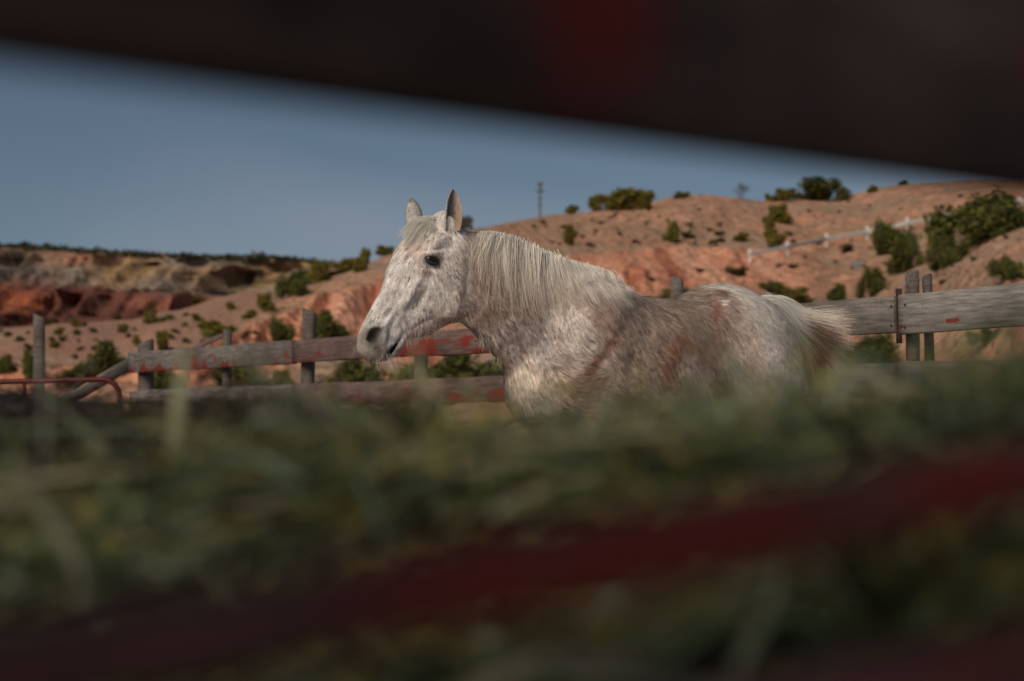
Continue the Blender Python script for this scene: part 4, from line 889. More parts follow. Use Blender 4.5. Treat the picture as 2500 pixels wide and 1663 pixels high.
# short hair over everything that shows
def face_samples(n):
    A_ = HV[HF]; nr = np.cross(A_[:, 2] - A_[:, 0], A_[:, 3] - A_[:, 1]); ar = np.linalg.norm(nr, axis=1) / 2; nr /= (2 * ar[:, None] + 1e-12); c = A_.mean(1)
    w_ = ar * sstep(.72, .82, c[:, 2]) * np.where(nr @ np.array([-.12, -.95, .25]) > -.22, 1.0, .12); px, py = proj(c); w_ *= np.where(px < 1160, 2.2, 1.0)
    i = RNG.choice(len(HF), n, p=w_ / w_.sum()); a, b = RNG.random((2, n, 1)); q = A_[i]; p = (q[:, 0] * (1 - a) + q[:, 1] * a) * (1 - b) + (q[:, 3] * (1 - a) + q[:, 2] * a) * b
    N4 = HN[HF[i]]; m = (N4[:, 0] * (1 - a) + N4[:, 1] * a) * (1 - b) + (N4[:, 3] * (1 - a) + N4[:, 2] * a) * b
    return p, m / np.linalg.norm(m, axis=1, keepdims=True)
NH = 330000
p, m = face_samples(NH); px, py = proj(p)
keep = ~((gau(px, py, 1053, 636, 23, 14, 0, 3) > .4) | (gau(px, py, 918, 820, 20, 24, 0, 3) > .4)); p, m = p[keep], m[keep]; px, py = px[keep], py[keep]; nh = len(p)
fl = flow(p, m); clump = fbm(p * 28, 2, 33); 
jit = RNG.normal(size=(nh, 3)) * .20 + (np.stack([vnoise(p * 38, 1), vnoise(p * 38, 2), vnoise(p * 38, 3)], 1) - .5) * .95
d = fl + jit; d -= m * (d * m).sum(1, keepdims=True); d /= np.linalg.norm(d, axis=1, keepdims=True)
headm = 1 - sstep(1120, 1180, px); ln = (.020 - .011 * headm) * RNG.uniform(.6, 1.3, nh); lift = RNG.uniform(.08, .30, nh) * (1 - .4 * headm)
mzz = gau(px, py, 912, 835, 50, 45, 0, 2); ln *= 1 - .5 * mzz
wd = (.0022 - .0008 * headm) * RNG.uniform(.6, 1.3, nh); sd = np.cross(m, d); tip = p + d * ln[:, None] + m * (lift * ln)[:, None]; root = p + m * .0004
Cc, dk, Rr = coat(p)
def lic(f, seed, step, n=3):
    acc = 0
    for k in range(-n, n + 1): acc = acc + vnoise((p + fl * (k * step)) * f, seed)
    acc = acc - acc.mean(); return .5 + acc / (acc.std() * 4.5)
q = p
fleck = lic((200 + 70 * headm)[:, None], 55, .0030) * .66 + vnoise(q * (60 + 40 * headm)[:, None] + 4, 56) * .34 + RNG.uniform(-.03, .03, nh); thr = np.quantile(fleck, 1 - np.linspace(0, 1, 101)); tv = np.interp(dk, np.linspace(0, 1, 101), thr); isd = sstep(-.025, .025, fleck - tv)
rump = sstep(1770, 1840, px) * (1 - headm); dk = dk * (.52 - .14 * headm) * (1 - .5 * rump); tv = np.interp(dk, np.linspace(0, 1, 101), thr); isd = sstep(-.05, .05, fleck - tv) * (.66 + .20 * headm); Cb = Cc * np.array([1.44, 1.37, 1.31]); Cb /= np.maximum(1, Cb.max(1, keepdims=True) / .80); C = mixc(Cb, Rr * np.array([1.55, 1.35, 1.25]), isd); C *= RNG.uniform(.80, 1.22, nh)[:, None]; streak = lic(150, 57, .005); C *= (.84 + .32 * clump)[:, None] * (1 + (np.clip(.70 + .60 * streak, .4, 1.5) - 1) * (1 - .65 * rump))[:, None]
V = np.stack([root + sd * wd[:, None] / 2, root - sd * wd[:, None] / 2, tip], 1).reshape(-1, 3)
me = mesh_np('coat', V - HOv, np.arange(nh * 3).reshape(-1, 3), None, np.repeat(C, 3, 0), True)
M_fur = col_mat('horse_coat', .65, .25); me.materials.append(M_fur)
nn_ = np.repeat(m + RNG.normal(size=m.shape) * .12 + (np.stack([vnoise(q * 60, 61), vnoise(q * 60, 62), vnoise(q * 60, 63)], 1) - .5) * .42, 3, 0); nn_ /= np.linalg.norm(nn_, axis=1, keepdims=True); me.normals_split_custom_set_from_vertices(nn_.tolist())
coat_o = link('coat', me, horse); coat_o['kind'] = 'stuff'

# ear hair
ev, ec = [], []
for (Vx, Fx, inn, t, jj), C in zip((E1, E2), EC):
    fs = Fx[RNG.integers(0, len(Fx), 5200)]; sel = fs[:, 0]; ua, ub = RNG.random((2, 5200, 1)); b0 = (Vx[fs[:, 0]] * (1 - ua) + Vx[fs[:, 1]] * ua) * (1 - ub) + (Vx[fs[:, 3]] * (1 - ua) + Vx[fs[:, 2]] * ua) * ub
    dr = (np.array(Vx[-1]) - Vx[9]) * 1.0; dr = dr / np.linalg.norm(dr); L0 = RNG.uniform(.006, .013, 5200)[:, None]; ctr = (Vx[0:19].mean(0) + np.outer(t[sel], Vx[-1] - Vx[0:19].mean(0))); o_ = b0 - ctr; o_ /= np.linalg.norm(o_, axis=1, keepdims=True) + 1e-6
    dd = dr + o_ * .25 * np.where(inn[sel] > .5, -1, 1)[:, None] + RNG.normal(size=(5200, 3)) * .28; dd /= np.linalg.norm(dd, axis=1, keepdims=True); s_ = np.cross(dd, o_); s_ /= np.linalg.norm(s_, axis=1, keepdims=True) + 1e-6
    ev.append(np.stack([b0 - s_ * .0007, b0 + s_ * .0007, b0 + dd * L0 * (1 - t[sel][:, None] * .6)], 1).reshape(-1, 3)); k = C[sel] * RNG.uniform(.7, 1.25, (5200, 1)); fk = vnoise(b0 * 220, 5) > .68; k[fk & (inn[sel] < .5)] *= .35; ec.append(np.repeat(k, 3, 0))
ev = np.concatenate(ev); o = hchild('ear_hair', ev, np.arange(len(ev)).reshape(-1, 3), M_fur, np.concatenate(ec)); o['kind'] = 'stuff'

# eyes with lids
M_eye, nt, b = new_mat('eye'); b.inputs['Base Color'].default_value = (.008, .006, .005, 1); b.inputs['Roughness'].default_value = .06; b.inputs['Specular IOR Level'].default_value = .45
M_lid = plain_mat('eyelid_skin', (.035, .03, .03), .45, .4, nscale=120)
for sg in (1, -1):
    R3 = np.array([AU * .25 + AV * .97, -AU * .97 + AV * .25, LHw]); R3[0] /= np.linalg.norm(R3[0]); R3[1] = np.cross(R3[2], R3[0])
    c = hplane(1053, 635, .081) if sg > 0 else hplane(1053, 635, .081) - LHw * .162
    bm = bmesh.new(); bmesh.ops.create_uvsphere(bm, u_segments=24, v_segments=16, radius=1); v = np.array([tuple(x.co) for x in bm.verts]); 
    for x, y in zip(bm.verts, v): x.co = Vector(c - HOv + (R3[0] * y[0] * .027 + R3[1] * y[1] * .0185 + R3[2] * y[2] * sg * .018))
    me = bpy.data.meshes.new('eye'); bm.to_mesh(me); bm.free(); me.polygons.foreach_set('use_smooth', [True] * len(me.polygons)); me.materials.append(M_eye); e_ = link('eye', me, horse)
    for up, nm in ((1, 'upper_eyelid'), (-1, 'lower_eyelid')):
        pts = []; rad = []
        for q in range(13):
            t = q / 12; x = (t - .5) * .064; y = up * (.0135 if up > 0 else .0115) * math.sin(math.pi * t) ** .8; z = .0145 - (abs(t - .5) * 2) ** 2 * .009
            pts.append(c - HOv + R3[0] * x + R3[1] * (y + (t - .5) * .004) + R3[2] * sg * z); rad.append(.0042 * (.55 + .45 * math.sin(math.pi * t)) * (1.25 if up > 0 else .85))
        tube(nm, pts, .004, M_lid, 8, horse, radii=rad)
# mane ---------------------------------------------------------------
M_mane = col_mat('mane_hair', .5, .35)
crest = np.array([(1178, 573), (1200, 572), (1225, 580), (1260, 592), (1300, 610), (1340, 628), (1380, 642), (1420, 650), (1460, 662), (1490, 680), (1520, 712)], float)
tips = np.array([(1188, 700), (1212, 730), (1245, 765), (1285, 785), (1335, 780), (1392, 762), (1446, 752), (1492, 748), (1528, 742), (1545, 738), (1556, 733)], float)
cs = np.linspace(0, 1, len(crest)); crY = np.interp(cs, [0, 1], [7.92, 8.24])
def pathpt(px, py, offs, prevY):
    dvec = Vector(raydir(px, py)).normalized(); hh = HB.ray_cast(Vector(CAM), dvec)
    if hh[0] is None: return P(px, py, prevY), prevY, None
    q = np.array(hh[0]) + np.array(hh[1]) * offs - np.array(dvec) * offs * .6
    return q, hh[0].y, np.array(hh[1])
def drape(pxy, lay):
    n = len(pxy); hy_ = np.full(n, np.nan)
    for k, (x, y) in enumerate(pxy):
        hh = HB.ray_cast(Vector(CAM), Vector(raydir(x, y)).normalized())
        if hh[0] is not None: hy_[k] = hh[0].y
    ok = ~np.isnan(hy_)
    if not ok.any(): hy_[:] = 8.0; ok[:] = True
    f = np.interp(np.arange(n), np.where(ok)[0], hy_[ok]); sm = np.convolve(np.pad(f, 2, mode='edge'), [.1, .2, .4, .2, .1], 'valid'); Yv = np.minimum(sm, f) - lay; Yv[0] += .012 + lay
    return np.array([P(x, y, yy) for (x, y), yy in zip(pxy, Yv)])
K = 12; paths = []; widths = []; cols = []; rg = np.random.default_rng(21)
for g_ in range(150):
    s0 = (g_ + rg.uniform(-.4, .4)) / 150; s0 = min(max(s0, 0), 1); a = np.array([np.interp(s0, cs, crest[:, 0]), np.interp(s0, cs, crest[:, 1])]); b = np.array([np.interp(s0, cs, tips[:, 0]), np.interp(s0, cs, tips[:, 1])])
    b = a + (b - a) * (rg.uniform(.50, 1.12) if g_ % 3 else rg.uniform(.9, 1.2)) + np.array([rg.normal() * 14 - 26 * (1 - sstep(0, .25, s0)), 0]); Y = float(np.interp(s0, cs, crY)); lay = rg.uniform(.003, .024); sweepx = 6 + 26 * sstep(.55, 1, s0)
    pxy = []
    for k in range(K):
        t = k / (K - 1); pxy.append((a[0] + (b[0] - a[0]) * t ** .9 + math.sin(t * math.pi) * -sweepx * .35 + math.sin(t * 7 + g_) * 2.0 * t, a[1] - 6 + (b[1] - a[1] + 6) * t - math.sin(t * math.pi) * 2))
    gp_ = drape(pxy, lay)
    base = c3(.80, .76, .68) * rg.uniform(.85, 1.08); tipc = c3(.62, .49, .38) * rg.uniform(.6, 1.15) if s0 < .62 else c3(.62, .56, .49) * rg.uniform(.8, 1.1)
    ns = int(rg.uniform(14, 52) * (.45 + .55 * sstep(0, .06, s0))); spr = rg.uniform(.6, 1.7); base = base * rg.choice([1, 1, .82, .66])
    for q in range(ns):
        sp = rg.normal(size=3) * .0095 * spr; sp2 = rg.normal(size=3) * .0045 * spr; t = np.linspace(0, 1, K)[:, None]; cutk = rg.uniform(.80, 1.0) if rg.random() < .28 else rg.uniform(.34, .86)
        pp = gp_ + sp * (1 - t) * np.array([1.6, .4, .22]) + sp2 * t ** .5 + np.sin(t * 9 + rg.uniform(0, 6)) * .0012 + rg.normal(size=3) * .011 * t ** 1.6
        ti = np.linspace(0, cutk, K) * (K - 1); pp = np.stack([np.interp(ti, np.arange(K), pp[:, j]) for j in range(3)], 1)
        paths.append(pp); widths.append(np.linspace(1, .25, K) * rg.uniform(.0011, .0021)); u = np.linspace(0, cutk, K)[:, None] ** 1.4; cols.append((base * (1 - u) + tipc * u) * rg.uniform(.72, 1.15))
# the bump of hair standing up where the mane starts and flyaways along the crest
for q in range(90):
    s0 = rg.uniform(0, 1) ** 1.2; a = P(np.interp(s0, cs, crest[:, 0]) + rg.normal() * 5, np.interp(s0, cs, crest[:, 1]) + 4, np.interp(s0, cs, crY)); d = np.array([rg.uniform(-.2, 1), rg.uniform(-.6, .3), rg.uniform(-.1, .8)]); d /= np.linalg.norm(d); L0 = rg.uniform(.015, .045)
    t = np.linspace(0, 1, K)[:, None]; paths.append(a + d * L0 * t + np.array([.02, 0, -.045]) * t ** 2 * rg.uniform(.5, 1.2)); widths.append(np.linspace(1, .3, K) * .0011); cols.append(np.tile(c3(.66, .63, .57) * rg.uniform(.7, 1.1), (K, 1)))
# hump of short roached hair at the withers
for q in range(2200):
    s0 = rg.uniform(.70, 1.04); a = np.array([np.interp(s0, [.7, .85, 1.04], [1378, 1450, 1515]), np.interp(s0, [.7, .85, 1.04], [650, 662, 704])]); q0, yy, nr = pathpt(a[0] + rg.normal() * 6, a[1] + rg.uniform(4, 22), .002, np.interp(s0, [.7, 1.04], [8.10, 8.26]))
    d = np.array([.80, .35, -.42 + rg.uniform(-.2, .2)]) + rg.normal(size=3) * .09; d = d if nr is None else d - nr * (d @ nr) * .92; d /= np.linalg.norm(d); L0 = rg.uniform(.03, .075); t = np.linspace(0, 1, K)[:, None]
    paths.append(q0 + d * L0 * t + np.array([0, 0, -.02]) * t ** 2); widths.append(np.linspace(1, .2, K) * .0016); cols.append(c3(.76, .72, .65) * rg.uniform(.75, 1.08) * (1 - .25 * t))
def strands(name, paths, widths, cols, mat):
    paths = np.array(paths); t = np.gradient(paths, axis=1); view = paths - CAM; side = np.cross(t, np.array([0.1, -1, .25]) + RNG.normal(size=(len(paths), 1, 3)) * .35)
    V, F, C = ribbons(paths, np.array(widths), np.array(cols), side); return hchild(name, V, F, mat, C, True)
mane_o = strands('mane', paths, widths, cols, M_mane)

# forelock
paths = []; widths = []; cols = []
for g_ in range(34):
    gx_ = rg.uniform(-1, 1); a0 = hplane(1056 + gx_ * 12, 538 + abs(gx_) * 3, gx_ * .02) + AV * .012; 
    b0 = (1030 - 52 * rg.uniform(.4, 1) + gx_ * 8, 548 + rg.uniform(10, 60) + gx_ * 8) if g_ < 29 else (1052 + rg.uniform(-6, 10), 570)
    pts = []; pY = a0[1]; A2 = proj(a0[None])[0][0], proj(a0[None])[1][0]
    for k in range(K):
        t = k / (K - 1); x = A2[0] + (b0[0] - A2[0]) * t; y = A2[1] + (b0[1] - A2[1]) * t - math.sin(math.pi * t) * 9
        q, pY, nr = pathpt(x, y, .007, pY); pts.append(q)
    pts = np.array(pts); pts[:, 1] = np.convolve(np.pad(pts[:, 1], 2, mode='edge'), [.1, .2, .4, .2, .1], 'valid')
    for q in range(24):
        t = np.linspace(0, 1, K)[:, None]; pp = pts + rg.normal(size=3) * .005 * (1 - t * .4) + rg.normal(size=3) * .007 * t ** 1.5; paths.append(pp); widths.append(np.linspace(1, .2, K) * .0014); cols.append(np.tile(c3(.64, .61, .55) * rg.uniform(.55, 1.1), (K, 1)))
for q in range(260):   # tuft of pale hair rising over the poll
    a0 = hplane(1060 + rg.normal() * 16, 543, rg.uniform(-.03, .03)); d = np.array([rg.uniform(-1, .3), rg.uniform(-.4, .3), rg.uniform(.35, .9)]); d /= np.linalg.norm(d); t = np.linspace(0, 1, K)[:, None]
    paths.append(a0 + d * rg.uniform(.03, .065) * t + np.array([-.03, -.01, -.035]) * t ** 2); widths.append(np.linspace(1, .2, K) * .0014); cols.append(np.tile(c3(.66, .63, .58) * rg.uniform(.7, 1.1), (K, 1)))
strands('forelock', paths, widths, cols, M_mane)

# tail
paths = []; widths = []; cols = []
TL = [  # guide: start px,py  mid  end, colour t
 ((1872, 724), (1958, 782), (2088, 778)), ((1870, 727), (1965, 792), (2082, 802)), ((1872, 731), (1968, 802), (2086, 830)), ((1876, 738), (1970, 812), (2072, 855)), ((1882, 742), (1975, 812), (2055, 875)), ((1890, 752), (1978, 825), (2040, 900)),
 ((1900, 765), (1980, 838), (2025, 925)), ((1912, 780), (1982, 850), (2008, 950)), ((1922, 800), (1980, 862), (1998, 962)), ((1930, 815), (1978, 875), (1990, 975))]
for g_ in range(190):
    f = rg.uniform(0, len(TL) - 1.001); i = int(f); t_ = f - i; G = [np.array(TL[i][j]) * (1 - t_) + np.array(TL[i + 1][j]) * t_ for j in range(3)]
    Y0 = 8.76 + .02 * rg.normal() - .06 * sstep(.8, 3.0, f); dY = rg.uniform(.12, .34); end = G[2] + rg.normal(size=2) * 9; pts = []
    cut = rg.uniform(.70, 1.0)
    for k in range(K):
        t = k / (K - 1) * cut; q = (1 - t) ** 2 * G[0] + 2 * t * (1 - t) * G[1] + t * t * end; pts.append(P(q[0], q[1], Y0 + dY * math.sin(min(t, 1) * 1.6) + .03 * f / 10))
    pts = np.array(pts); depthc = sstep(.8, 3.0, f) * (1 - sstep(6.5, 8.8, f))
    for q in range(20):
        t = np.linspace(0, 1, K)[:, None]; pp = pts + rg.normal(size=3) * .006 + rg.normal(size=3) * .020 * t ** 1.3 + rg.normal(size=3) * .006 * np.sin(t * rg.uniform(5, 9) + g_); paths.append(pp); widths.append(np.linspace(1.1, .3, K) * .0021)
        u = np.linspace(0, cut, K)[:, None]; cc = c3(.74, .71, .64) * (1 - u) + c3(.66, .56, .46) * u; red_ = np.clip(sstep(.42, .62, u) * (1 - sstep(.80, .97, u)) * depthc * rg.uniform(.75, 1.25), 0, 1); cc = cc * (1 - red_) + c3(.16, .055, .030) * red_; low = sstep(5, 8, f) * sstep(.1, .5, u) * .6; cc = cc * (1 - low) + c3(.24, .15, .09) * low; cols.append(cc * rg.uniform(.75, 1.12))
for q in range(700):   # hair over the dock
    a = P(1858 + rg.uniform(0, 42), 721 + rg.uniform(0, 22), 8.70 + rg.normal() * .02); d = np.array([.9, .1, rg.uniform(-.55, .25)]); d /= np.linalg.norm(d); t = np.linspace(0, 1, K)[:, None]; L0 = rg.uniform(.05, .16)
    paths.append(a + d * L0 * t + np.array([0, 0, -.06]) * t ** 2 * L0 / .1); widths.append(np.linspace(1, .2, K) * .0017); cols.append(np.tile(c3(.64, .62, .57) * rg.uniform(.8, 1.1), (K, 1)))
strands('tail', paths, widths, cols, M_mane)

# whiskers and jaw hairs
paths = []; widths = []; cols = []
def wh(px, py, n, d0, L0, L1, c, spread=6, wd_=.0006):
    for q in range(n):
        p0, yy, nr = pathpt(px + rg.normal() * spread, py + rg.normal() * spread, 0, 7.7)
        if nr is None: continue
        d = np.array(d0) + rg.normal(size=3) * .28 + nr * .3; d /= np.linalg.norm(d); L = rg.uniform(L0, L1); t = np.linspace(0, 1, K)[:, None]
        paths.append(p0 + d * L * t + np.array([0, 0, -.02]) * t ** 2); widths.append(np.linspace(1, .3, K) * wd_); cols.append(np.tile(c * rg.uniform(.7, 1.2), (K, 1)))
wh(885, 850, 22, (-.9, -.2, -.2), .03, .07, c3(.4, .38, .35)); wh(955, 876, 60, (.35, -.1, -.9), .03, .08, c3(.55, .50, .44), 12, .0008); wh(925, 880, 30, (.1, -.1, -1), .02, .05, c3(.5, .46, .4), 10)
wh(1010, 820, 50, (.3, 0, -.9), .012, .03, c3(.45, .36, .3), 12, .0009); wh(1060, 795, 50, (.4, 0, -.9), .012, .03, c3(.4, .33, .28), 14, .0009); wh(1212, 876, 60, (.25, -.1, -.95), .015, .04, c3(.6, .54, .44), 12, .0007); wh(1180, 830, 50, (.3, -.1, -.9), .012, .03, c3(.55, .5, .42), 12, .0010)
strands('whiskers', paths, widths, cols, M_mane)['kind'] = 'stuff'

# ------------------------------------------------------------------ heap of hay and weeds between the horse and the planks
M_hay = col_mat('hay_blades', .7, .2, trans=.18)
M_soil = col_mat('hay_heap_core', .95, .1, nscale=30, namt=.5, bump=.5, bscale=40)
topx = np.array([-1200, -300, 0, 300, 500, 700, 850, 950, 1050, 1150, 1260, 1400, 1600, 1750, 1900, 2050, 2200, 2350, 2500, 2800, 3600], float)
topy = np.array([1140, 1120, 1110, 1100, 1075, 1035, 988, 970, 980, 1005, 1030, 1025, 990, 962, 940, 912, 876, 838, 800, 770, 740], float)
RY = 1.32                                # distance of the heap's ridge
def hay_top(X, Y):
    px = 1250 + X / np.maximum(Y, .3) * FPX; return CAMZ + (1060 - np.interp(px, topx, topy)) / FPX * RY - .034
def hay_z(X, Y):
    t = hay_top(X, Y); z0 = .62; a = sstep(.55, RY, Y); b = sstep(RY + .1, RY + .8, Y)
    n = (fbm(np.stack([X * 6, Y * 6, X * 0], -1), 3, 71) - .5) * .05 * sstep(.7, 1.0, Y)
    return (z0 + (t - z0) * a) * (1 - b) + (.05) * b + n * (1 - b)
hx = np.linspace(-1.8, 2.2, 170); hy = np.linspace(.54, 2.2, 90); HX, HY = np.meshgrid(hx, hy, indexing='ij'); HZ = hay_z(HX, HY); ii = np.arange(HX.size).reshape(HX.shape)
hF = np.stack([ii[:-1, :-1], ii[1:, :-1], ii[1:, 1:], ii[:-1, 1:]], -1).reshape(-1, 4); hv = np.stack([HX, HY, HZ], -1).reshape(-1, 3)
skirt = []; 
PAL = np.array([(.13, .19, .085), (.24, .31, .17), (.36, .42, .28), (.38, .33, .10), (.62, .52, .34), (.050, .042, .034), (.48, .38, .34), (.27, .29, .13)])
def hay_cols(p, n, r):
    px, py = proj(p); k = fbm(p * 13, 2, 72); k2 = fbm(p * 24 + 5, 2, 73); k3 = fbm(p * 5 + 9, 2, 74)
    W_ = np.ones((n, 8)) * .15; W_[:, 0] += 2.2 * sstep(.45, .6, k); W_[:, 1] += 2.2 * sstep(.5, .62, k2); W_[:, 2] += 1.6 * sstep(.56, .66, k); W_[:, 3] += 1.6 * sstep(.52, .62, k3); W_[:, 7] += .8
    W_[:, 4] += .9 * sstep(.55, .66, k2) ; W_[:, 5] += 4.5 * sstep(.45, .34, k) + 2.0 * sstep(.42, .32, k2); W_[:, 6] += 9 * gau(px, py, 1310, 1010, 260, 42) + 3 * gau(px, py, 1150, 985, 110, 40); W_[:, 4] += 3 * gau(px, py, 1550, 985, 200, 40)
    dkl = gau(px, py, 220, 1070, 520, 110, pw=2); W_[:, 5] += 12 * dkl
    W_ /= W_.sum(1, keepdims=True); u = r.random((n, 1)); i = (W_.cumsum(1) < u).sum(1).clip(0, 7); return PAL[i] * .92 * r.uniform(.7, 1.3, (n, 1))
rh = np.random.default_rng(9)
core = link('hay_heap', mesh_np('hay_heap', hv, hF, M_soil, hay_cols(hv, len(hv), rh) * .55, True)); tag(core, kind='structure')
NB = 30000
X = rh.uniform(-.55, 1.0, NB); Y = .66 + rh.random(NB) ** .8 * .95; X = X * (.45 + Y * .55); z = hay_z(X, Y); B0 = np.stack([X, Y, z - .01], 1)
L0 = rh.gamma(2.6, .026, NB) + .02; az = (fbm(B0 * np.array([5, 5, 0]) + 3, 2, 19) - .5) * 16 + rh.normal(0, .55, NB); el = np.abs(rh.normal(0.05, .30, NB)) * np.minimum(1, .08 / L0); dv = np.stack([np.cos(az) * np.cos(el), np.sin(az) * np.cos(el), np.sin(el)], 1)
t = np.linspace(0, 1, 4)[None, :, None]; bend = rh.normal(size=(NB, 1, 3)) * .5; bend[..., 2] -= .6
paths = B0[:, None] + dv[:, None] * L0[:, None, None] * t + bend * L0[:, None, None] * t ** 2 * .5
wv = (rh.gamma(3, .0011, NB) + .001)[:, None] * np.array([.6, 1, .9, .15]); V, F, C = ribbons(paths, wv, hay_cols(B0, NB, rh))
NG = 260; gX = rh.uniform(-.5, .95, NG); gY = .72 + rh.random(NG) * .70; gX = gX * (.45 + gY * .55); gB = np.stack([gX, gY, hay_z(gX, gY) + .004], 1); gL = rh.uniform(.08, .26, NG); ga = rh.normal(.2, 1.0, NG) + math.pi * rh.integers(0, 2, NG); ge = rh.uniform(-.05, .35, NG) * np.minimum(1, .12 / gL)
upr = rh.random(NG) < .38; ge = np.where(upr, rh.uniform(.6, 1.35, NG), ge); gL = np.where(upr, rh.uniform(.04, .11, NG), gL)
gd = np.stack([np.cos(ga) * np.cos(ge), np.sin(ga) * np.cos(ge) * .5, np.sin(ge)], 1); gt = np.linspace(0, 1, 8)[None, :, None]; gb = rh.normal(size=(NG, 1, 3)) * .45; gb[..., 2] -= .35
gp2 = gB[:, None] + gd[:, None] * gL[:, None, None] * gt + gb * gL[:, None, None] * gt ** 2 * .5; gc = np.array([(.40, .44, .28), (.58, .52, .34), (.30, .36, .20), (.50, .40, .20), (.44, .44, .36)])[rh.integers(0, 5, NG)] * rh.uniform(.7, 1.2, (NG, 1))
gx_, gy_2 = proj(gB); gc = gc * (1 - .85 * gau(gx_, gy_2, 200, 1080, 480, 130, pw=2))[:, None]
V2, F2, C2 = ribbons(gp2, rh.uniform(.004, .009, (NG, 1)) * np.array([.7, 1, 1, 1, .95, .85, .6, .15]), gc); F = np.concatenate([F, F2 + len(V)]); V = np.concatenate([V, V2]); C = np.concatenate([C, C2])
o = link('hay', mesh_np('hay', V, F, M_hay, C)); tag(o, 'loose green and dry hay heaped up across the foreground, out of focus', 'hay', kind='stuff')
# leafy sprigs: small leaves in clumps
NL = 16000; cen = 420; cX = rh.uniform(-.55, 1.0, cen); cY = .68 + rh.random(cen) * .85; cX = cX * (.45 + cY * .55); cc = np.stack([cX, cY, hay_z(cX, cY) + .015], 1); q = rh.integers(0, cen, NL)
c = cc[q] + rh.normal(size=(NL, 3)) * np.array([.022, .022, .016]); s = rh.uniform(.003, .008, (NL, 1)); a = rh.normal(size=(NL, 3)); a /= np.linalg.norm(a, axis=1, keepdims=True); b = np.cross(a, rh.normal(size=(NL, 3))); b /= np.linalg.norm(b, axis=1, keepdims=True)
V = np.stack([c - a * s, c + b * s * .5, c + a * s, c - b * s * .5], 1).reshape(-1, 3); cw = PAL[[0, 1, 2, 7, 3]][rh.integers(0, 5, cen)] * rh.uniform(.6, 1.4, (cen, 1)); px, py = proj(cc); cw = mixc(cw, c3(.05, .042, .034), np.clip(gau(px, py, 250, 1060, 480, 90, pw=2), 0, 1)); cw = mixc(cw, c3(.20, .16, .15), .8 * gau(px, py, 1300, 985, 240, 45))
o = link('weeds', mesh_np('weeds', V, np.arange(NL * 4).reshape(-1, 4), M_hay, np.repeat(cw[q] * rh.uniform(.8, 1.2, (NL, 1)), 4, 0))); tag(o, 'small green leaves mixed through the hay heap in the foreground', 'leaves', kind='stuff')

# old dark hay at the left, further back
M_old = col_mat('old_hay', .9, .1)
def old_z(X, Y):
    px = 1250 + X / Y * FPX; ty = np.interp(px, [-1200, 0, 150, 300, 420, 600, 800, 950, 1150, 1400], [985, 985, 990, 1005, 998, 990, 995, 1010, 1060, 1160]); return CAMZ + (1060 - ty) / FPX * 2.95 + 0 * X
ox = np.linspace(-1.7, .25, 90); oy = np.linspace(2.25, 3.5, 40); OX, OY = np.meshgrid(ox, oy, indexing='ij'); pr = np.exp(-((OY - 2.95) / .42) ** 4); OZ = old_z(OX, OY) * pr * (1 - sstep(.0, .25, OX)) + (fbm(np.stack([OX * 7, OY * 7, OX], -1), 3, 5) - .5) * .05 * pr
ii = np.arange(OX.size).reshape(OX.shape); F = np.stack([ii[:-1, :-1], ii[1:, :-1], ii[1:, 1:], ii[:-1, 1:]], -1).reshape(-1, 4); v = np.stack([OX, OY, OZ], -1).reshape(-1, 3)
nn0 = fbm(v * 7, 2, 6)[:, None]; o = link('dark_hay_heap', mesh_np('dark_hay_heap', v, F, M_soil, np.array([.022, .019, .018]) * (.5 + nn0), True)); tag(o, kind='structure')
NO = 14000; X = rh.uniform(-1.6, .12, NO); Y = rh.uniform(2.5, 3.3, NO); z = old_z(X, Y) * np.exp(-((Y - 2.95) / .42) ** 4); B0 = np.stack([X, Y, z - .01], 1); L0 = rh.uniform(.03, .13, NO); az = rh.uniform(0, 6.28, NO); el = rh.normal(.15, .35, NO)
dv = np.stack([np.cos(az) * np.cos(el), np.sin(az) * np.cos(el), np.sin(el)], 1); paths = B0[:, None] + dv[:, None] * L0[:, None, None] * t - np.array([0, 0, .5]) * L0[:, None, None] * t ** 2 * .6
pc = np.array([(.028, .025, .024), (.045, .04, .038), (.055, .033, .026), (.016, .014, .013)])[rh.integers(0, 4, NO)]; V, F, C = ribbons(paths, rh.uniform(.002, .005, (NO, 1)) * np.ones((1, 4)), pc)
o = link('old_hay', mesh_np('old_hay', V, F, M_old, C)); tag(o, 'dark old hay and dung heaped behind the fresh green hay at the left', 'hay', kind='stuff')

# single pale stems that stand out of the heap
M_stem = plain_mat('pale_straw', (.42, .42, .27), .7, .2, nscale=25, namt=.2)
def stem(pts, Y, w_, lab, name='straw_stem', mat=None, dY=0.0):
    q = [P(x, y, Y + dY * i) for i, (x, y) in enumerate(pts)]; q = np.array(q); n = 14; tt = np.linspace(0, len(q) - 1, n)
    pp = np.stack([np.interp(tt, np.arange(len(q)), q[:, j]) for j in range(3)], 1)
    for _ in range(2): pp[1:-1] = (pp[:-2] + 2 * pp[1:-1] + pp[2:]) / 4
    o = tube(name, [tuple(v) for v in pp], w_, mat or M_stem, 8, None, radii=[w_ * (1.0 if k < n - 4 else .85 - .12 * (k - n + 4)) for k in range(n)]); tag(o, lab, 'stem'); return o
stem([(395, 1290), (428, 1130), (440, 980), (452, 862)], 1.42, .0060, 'tall pale straw standing upright in front of the left fence boards')
stem([(1045, 1060), (1030, 980), (1022, 905), (1018, 850)], 1.45, .0030, 'pale straw rising below the horse’s jaw')
stem([(1110, 1050), (1085, 990), (1052, 945), (1035, 915)], 1.45, .0036, 'short pale straw leaning left under the throat')
stem([(30, 1130), (90, 1230), (160, 1330), (205, 1400), (195, 1480)], 1.0, .0042, 'bent pale green stem hanging at the lower left')
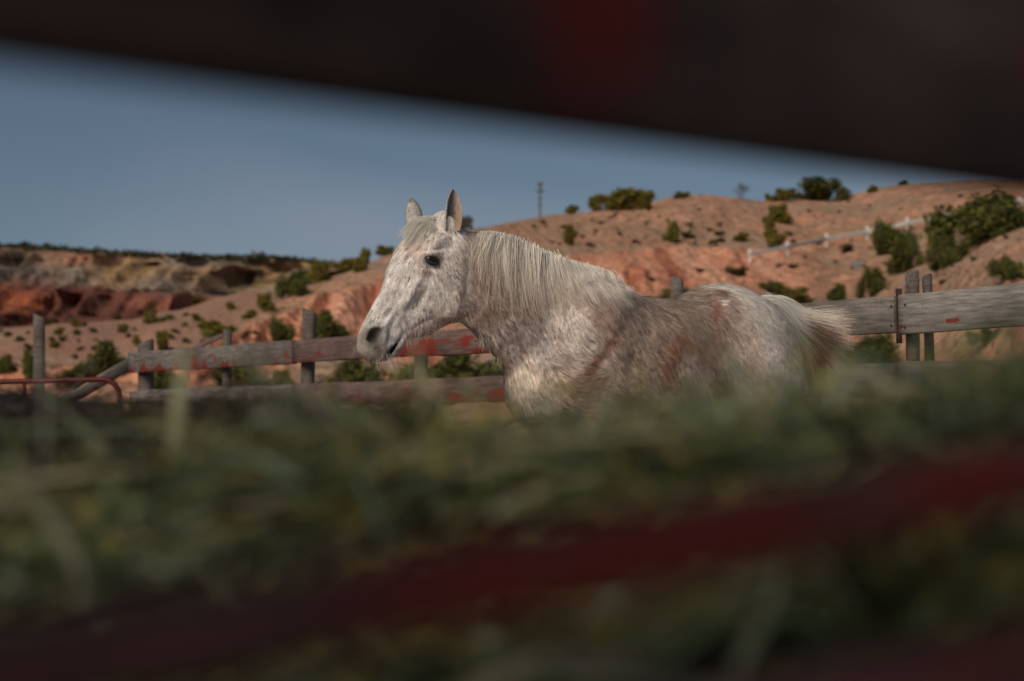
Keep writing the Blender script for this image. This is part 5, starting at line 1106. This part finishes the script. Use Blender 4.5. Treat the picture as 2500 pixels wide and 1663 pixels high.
stem([(880, 1120), (900, 1220), (950, 1330), (930, 1420)], 1.0, .0036, 'pale green stem drooping over the middle of the hay', mat=plain_mat('green_stem', (.16, .22, .13), .7, .2, nscale=25))
stem([(1180, 1080), (1350, 1085), (1560, 1070), (1760, 1035)], 1.15, .0038, 'long pale blade lying along the hay under the horse’s belly', mat=plain_mat('olive_stem', (.30, .29, .16), .7, .2, nscale=25))
stem([(540, 1110), (640, 1130), (760, 1200)], 1.1, .0034, 'pale blade lying slantwise over the hay left of centre', mat=plain_mat('sage_stem', (.20, .25, .17), .7, .2, nscale=25))

# ------------------------------------------------------------------ planks right in front of the lens
M_nearA = wood_mat('near_dark_plank', (.20, .150, .130), (.10, .072, .062), (.34, .034, .022), .60, (5, 5, 7), grain=55, mottle=9, pw=.25, blobs=[(.675, -.045, .060, .055), (.97, -.04, .05, .03)])
M_nearB = wood_mat('near_red_plank', (.34, .17, .13), (.20, .095, .072), (.46, .062, .040), .49, (6, 4, 12), grain=45, mottle=9, pw=.22)
M_nearC = wood_mat('near_brick_red_plank', (.30, .15, .12), (.16, .08, .062), (.34, .062, .045), .60, (6, 4, 12), grain=45, mottle=9, pw=.22, blobs=[(.526, 0, .05, .03), (.43, 0, .05, .03), (.63, 0, .04, .03)])
nf = empty('plank_fence', (.05, .70, 0)); bpy.context.view_layer.update(); tag(nf, 'dark weathered planks with red paint framing the view, blurred very close to the lens', 'fence')
def Pn(px, py, Y): return P(px, py, Y)
def ext(a, b, e0, e1): d = (b - a) / np.linalg.norm(b - a); return a - d * e0, b + d * e1
a, b = Pn(0, 112, .55), Pn(2500, 452, .93); a, b = ext(a, b, .45, .55); put_board('plank', a + np.array([0, .012, .095]), b + np.array([0, .012, .095]), .19, .035, M_nearA, nf, 21, nx=40, wob=.0015)
a, b = Pn(0, 1520, .40), Pn(2500, 1085, .66); a, b = ext(a, b, .30, .5); put_board('plank', a + np.array([0, .008, -.0105]), b + np.array([0, .008, -.0105]), .021, .018, M_nearC, nf, 22, nx=40, wob=.0012)
a, b = Pn(1200, 1800, .45), Pn(2500, 1545, .58); a, b = ext(a, b, .42, .5); put_board('plank', a + np.array([0, .008, -.04]), b + np.array([0, .008, -.04]), .08, .02, M_nearB, nf, 23, nx=40, wob=.0012)
for (x, y) in ((-.62, .10), (.82, 1.46)):
    po = link('post', post_mesh('post', 1.7, .055, M_post, 4), nf); po.location = Vector((x, y + .02, 0)) - nf.location

# added plank roof, out of view, keeping light off the near planks and hay
sh = empty('added_shade_roof', (.3, -1.2, 0)); bpy.context.view_layer.update(); tag(sh, 'added unseen dark plank roof on posts above the viewpoint, open on all sides, shading the near planks', 'light blocker')
M_shade_roof = wood_mat('shade_roof_wood', (.13, .10, .085), (.06, .045, .038), paint=.9)
def sbox(name, x0, x1, y0, y1, z0, z1):
    V = np.array([(x, y, z) for x in (x0, x1) for y in (y0, y1) for z in (z0, z1)]) - np.array(sh.location); F = np.array([(0, 1, 3, 2), (4, 6, 7, 5), (0, 4, 5, 1), (2, 3, 7, 6), (0, 2, 6, 4), (1, 5, 7, 3)]); link(name, mesh_np(name, V, F, M_shade_roof), sh)
for i in range(13): sbox('shade_roof_board', -2.4 + i * .40, -2.4 + i * .40 + .385, -3.2, -0.15, 2.05 + .004 * (i % 2), 2.08 + .004 * (i % 2))
for y in (-3.1, -.30): sbox('shade_roof_beam', -2.4, 2.8, y, y + .1, 1.93, 2.04)
for x in (-2.35, 2.65):
    for y in (-3.1, -.30): sbox('shade_roof_post', x, x + .1, y, y + .1, 0, 1.925)
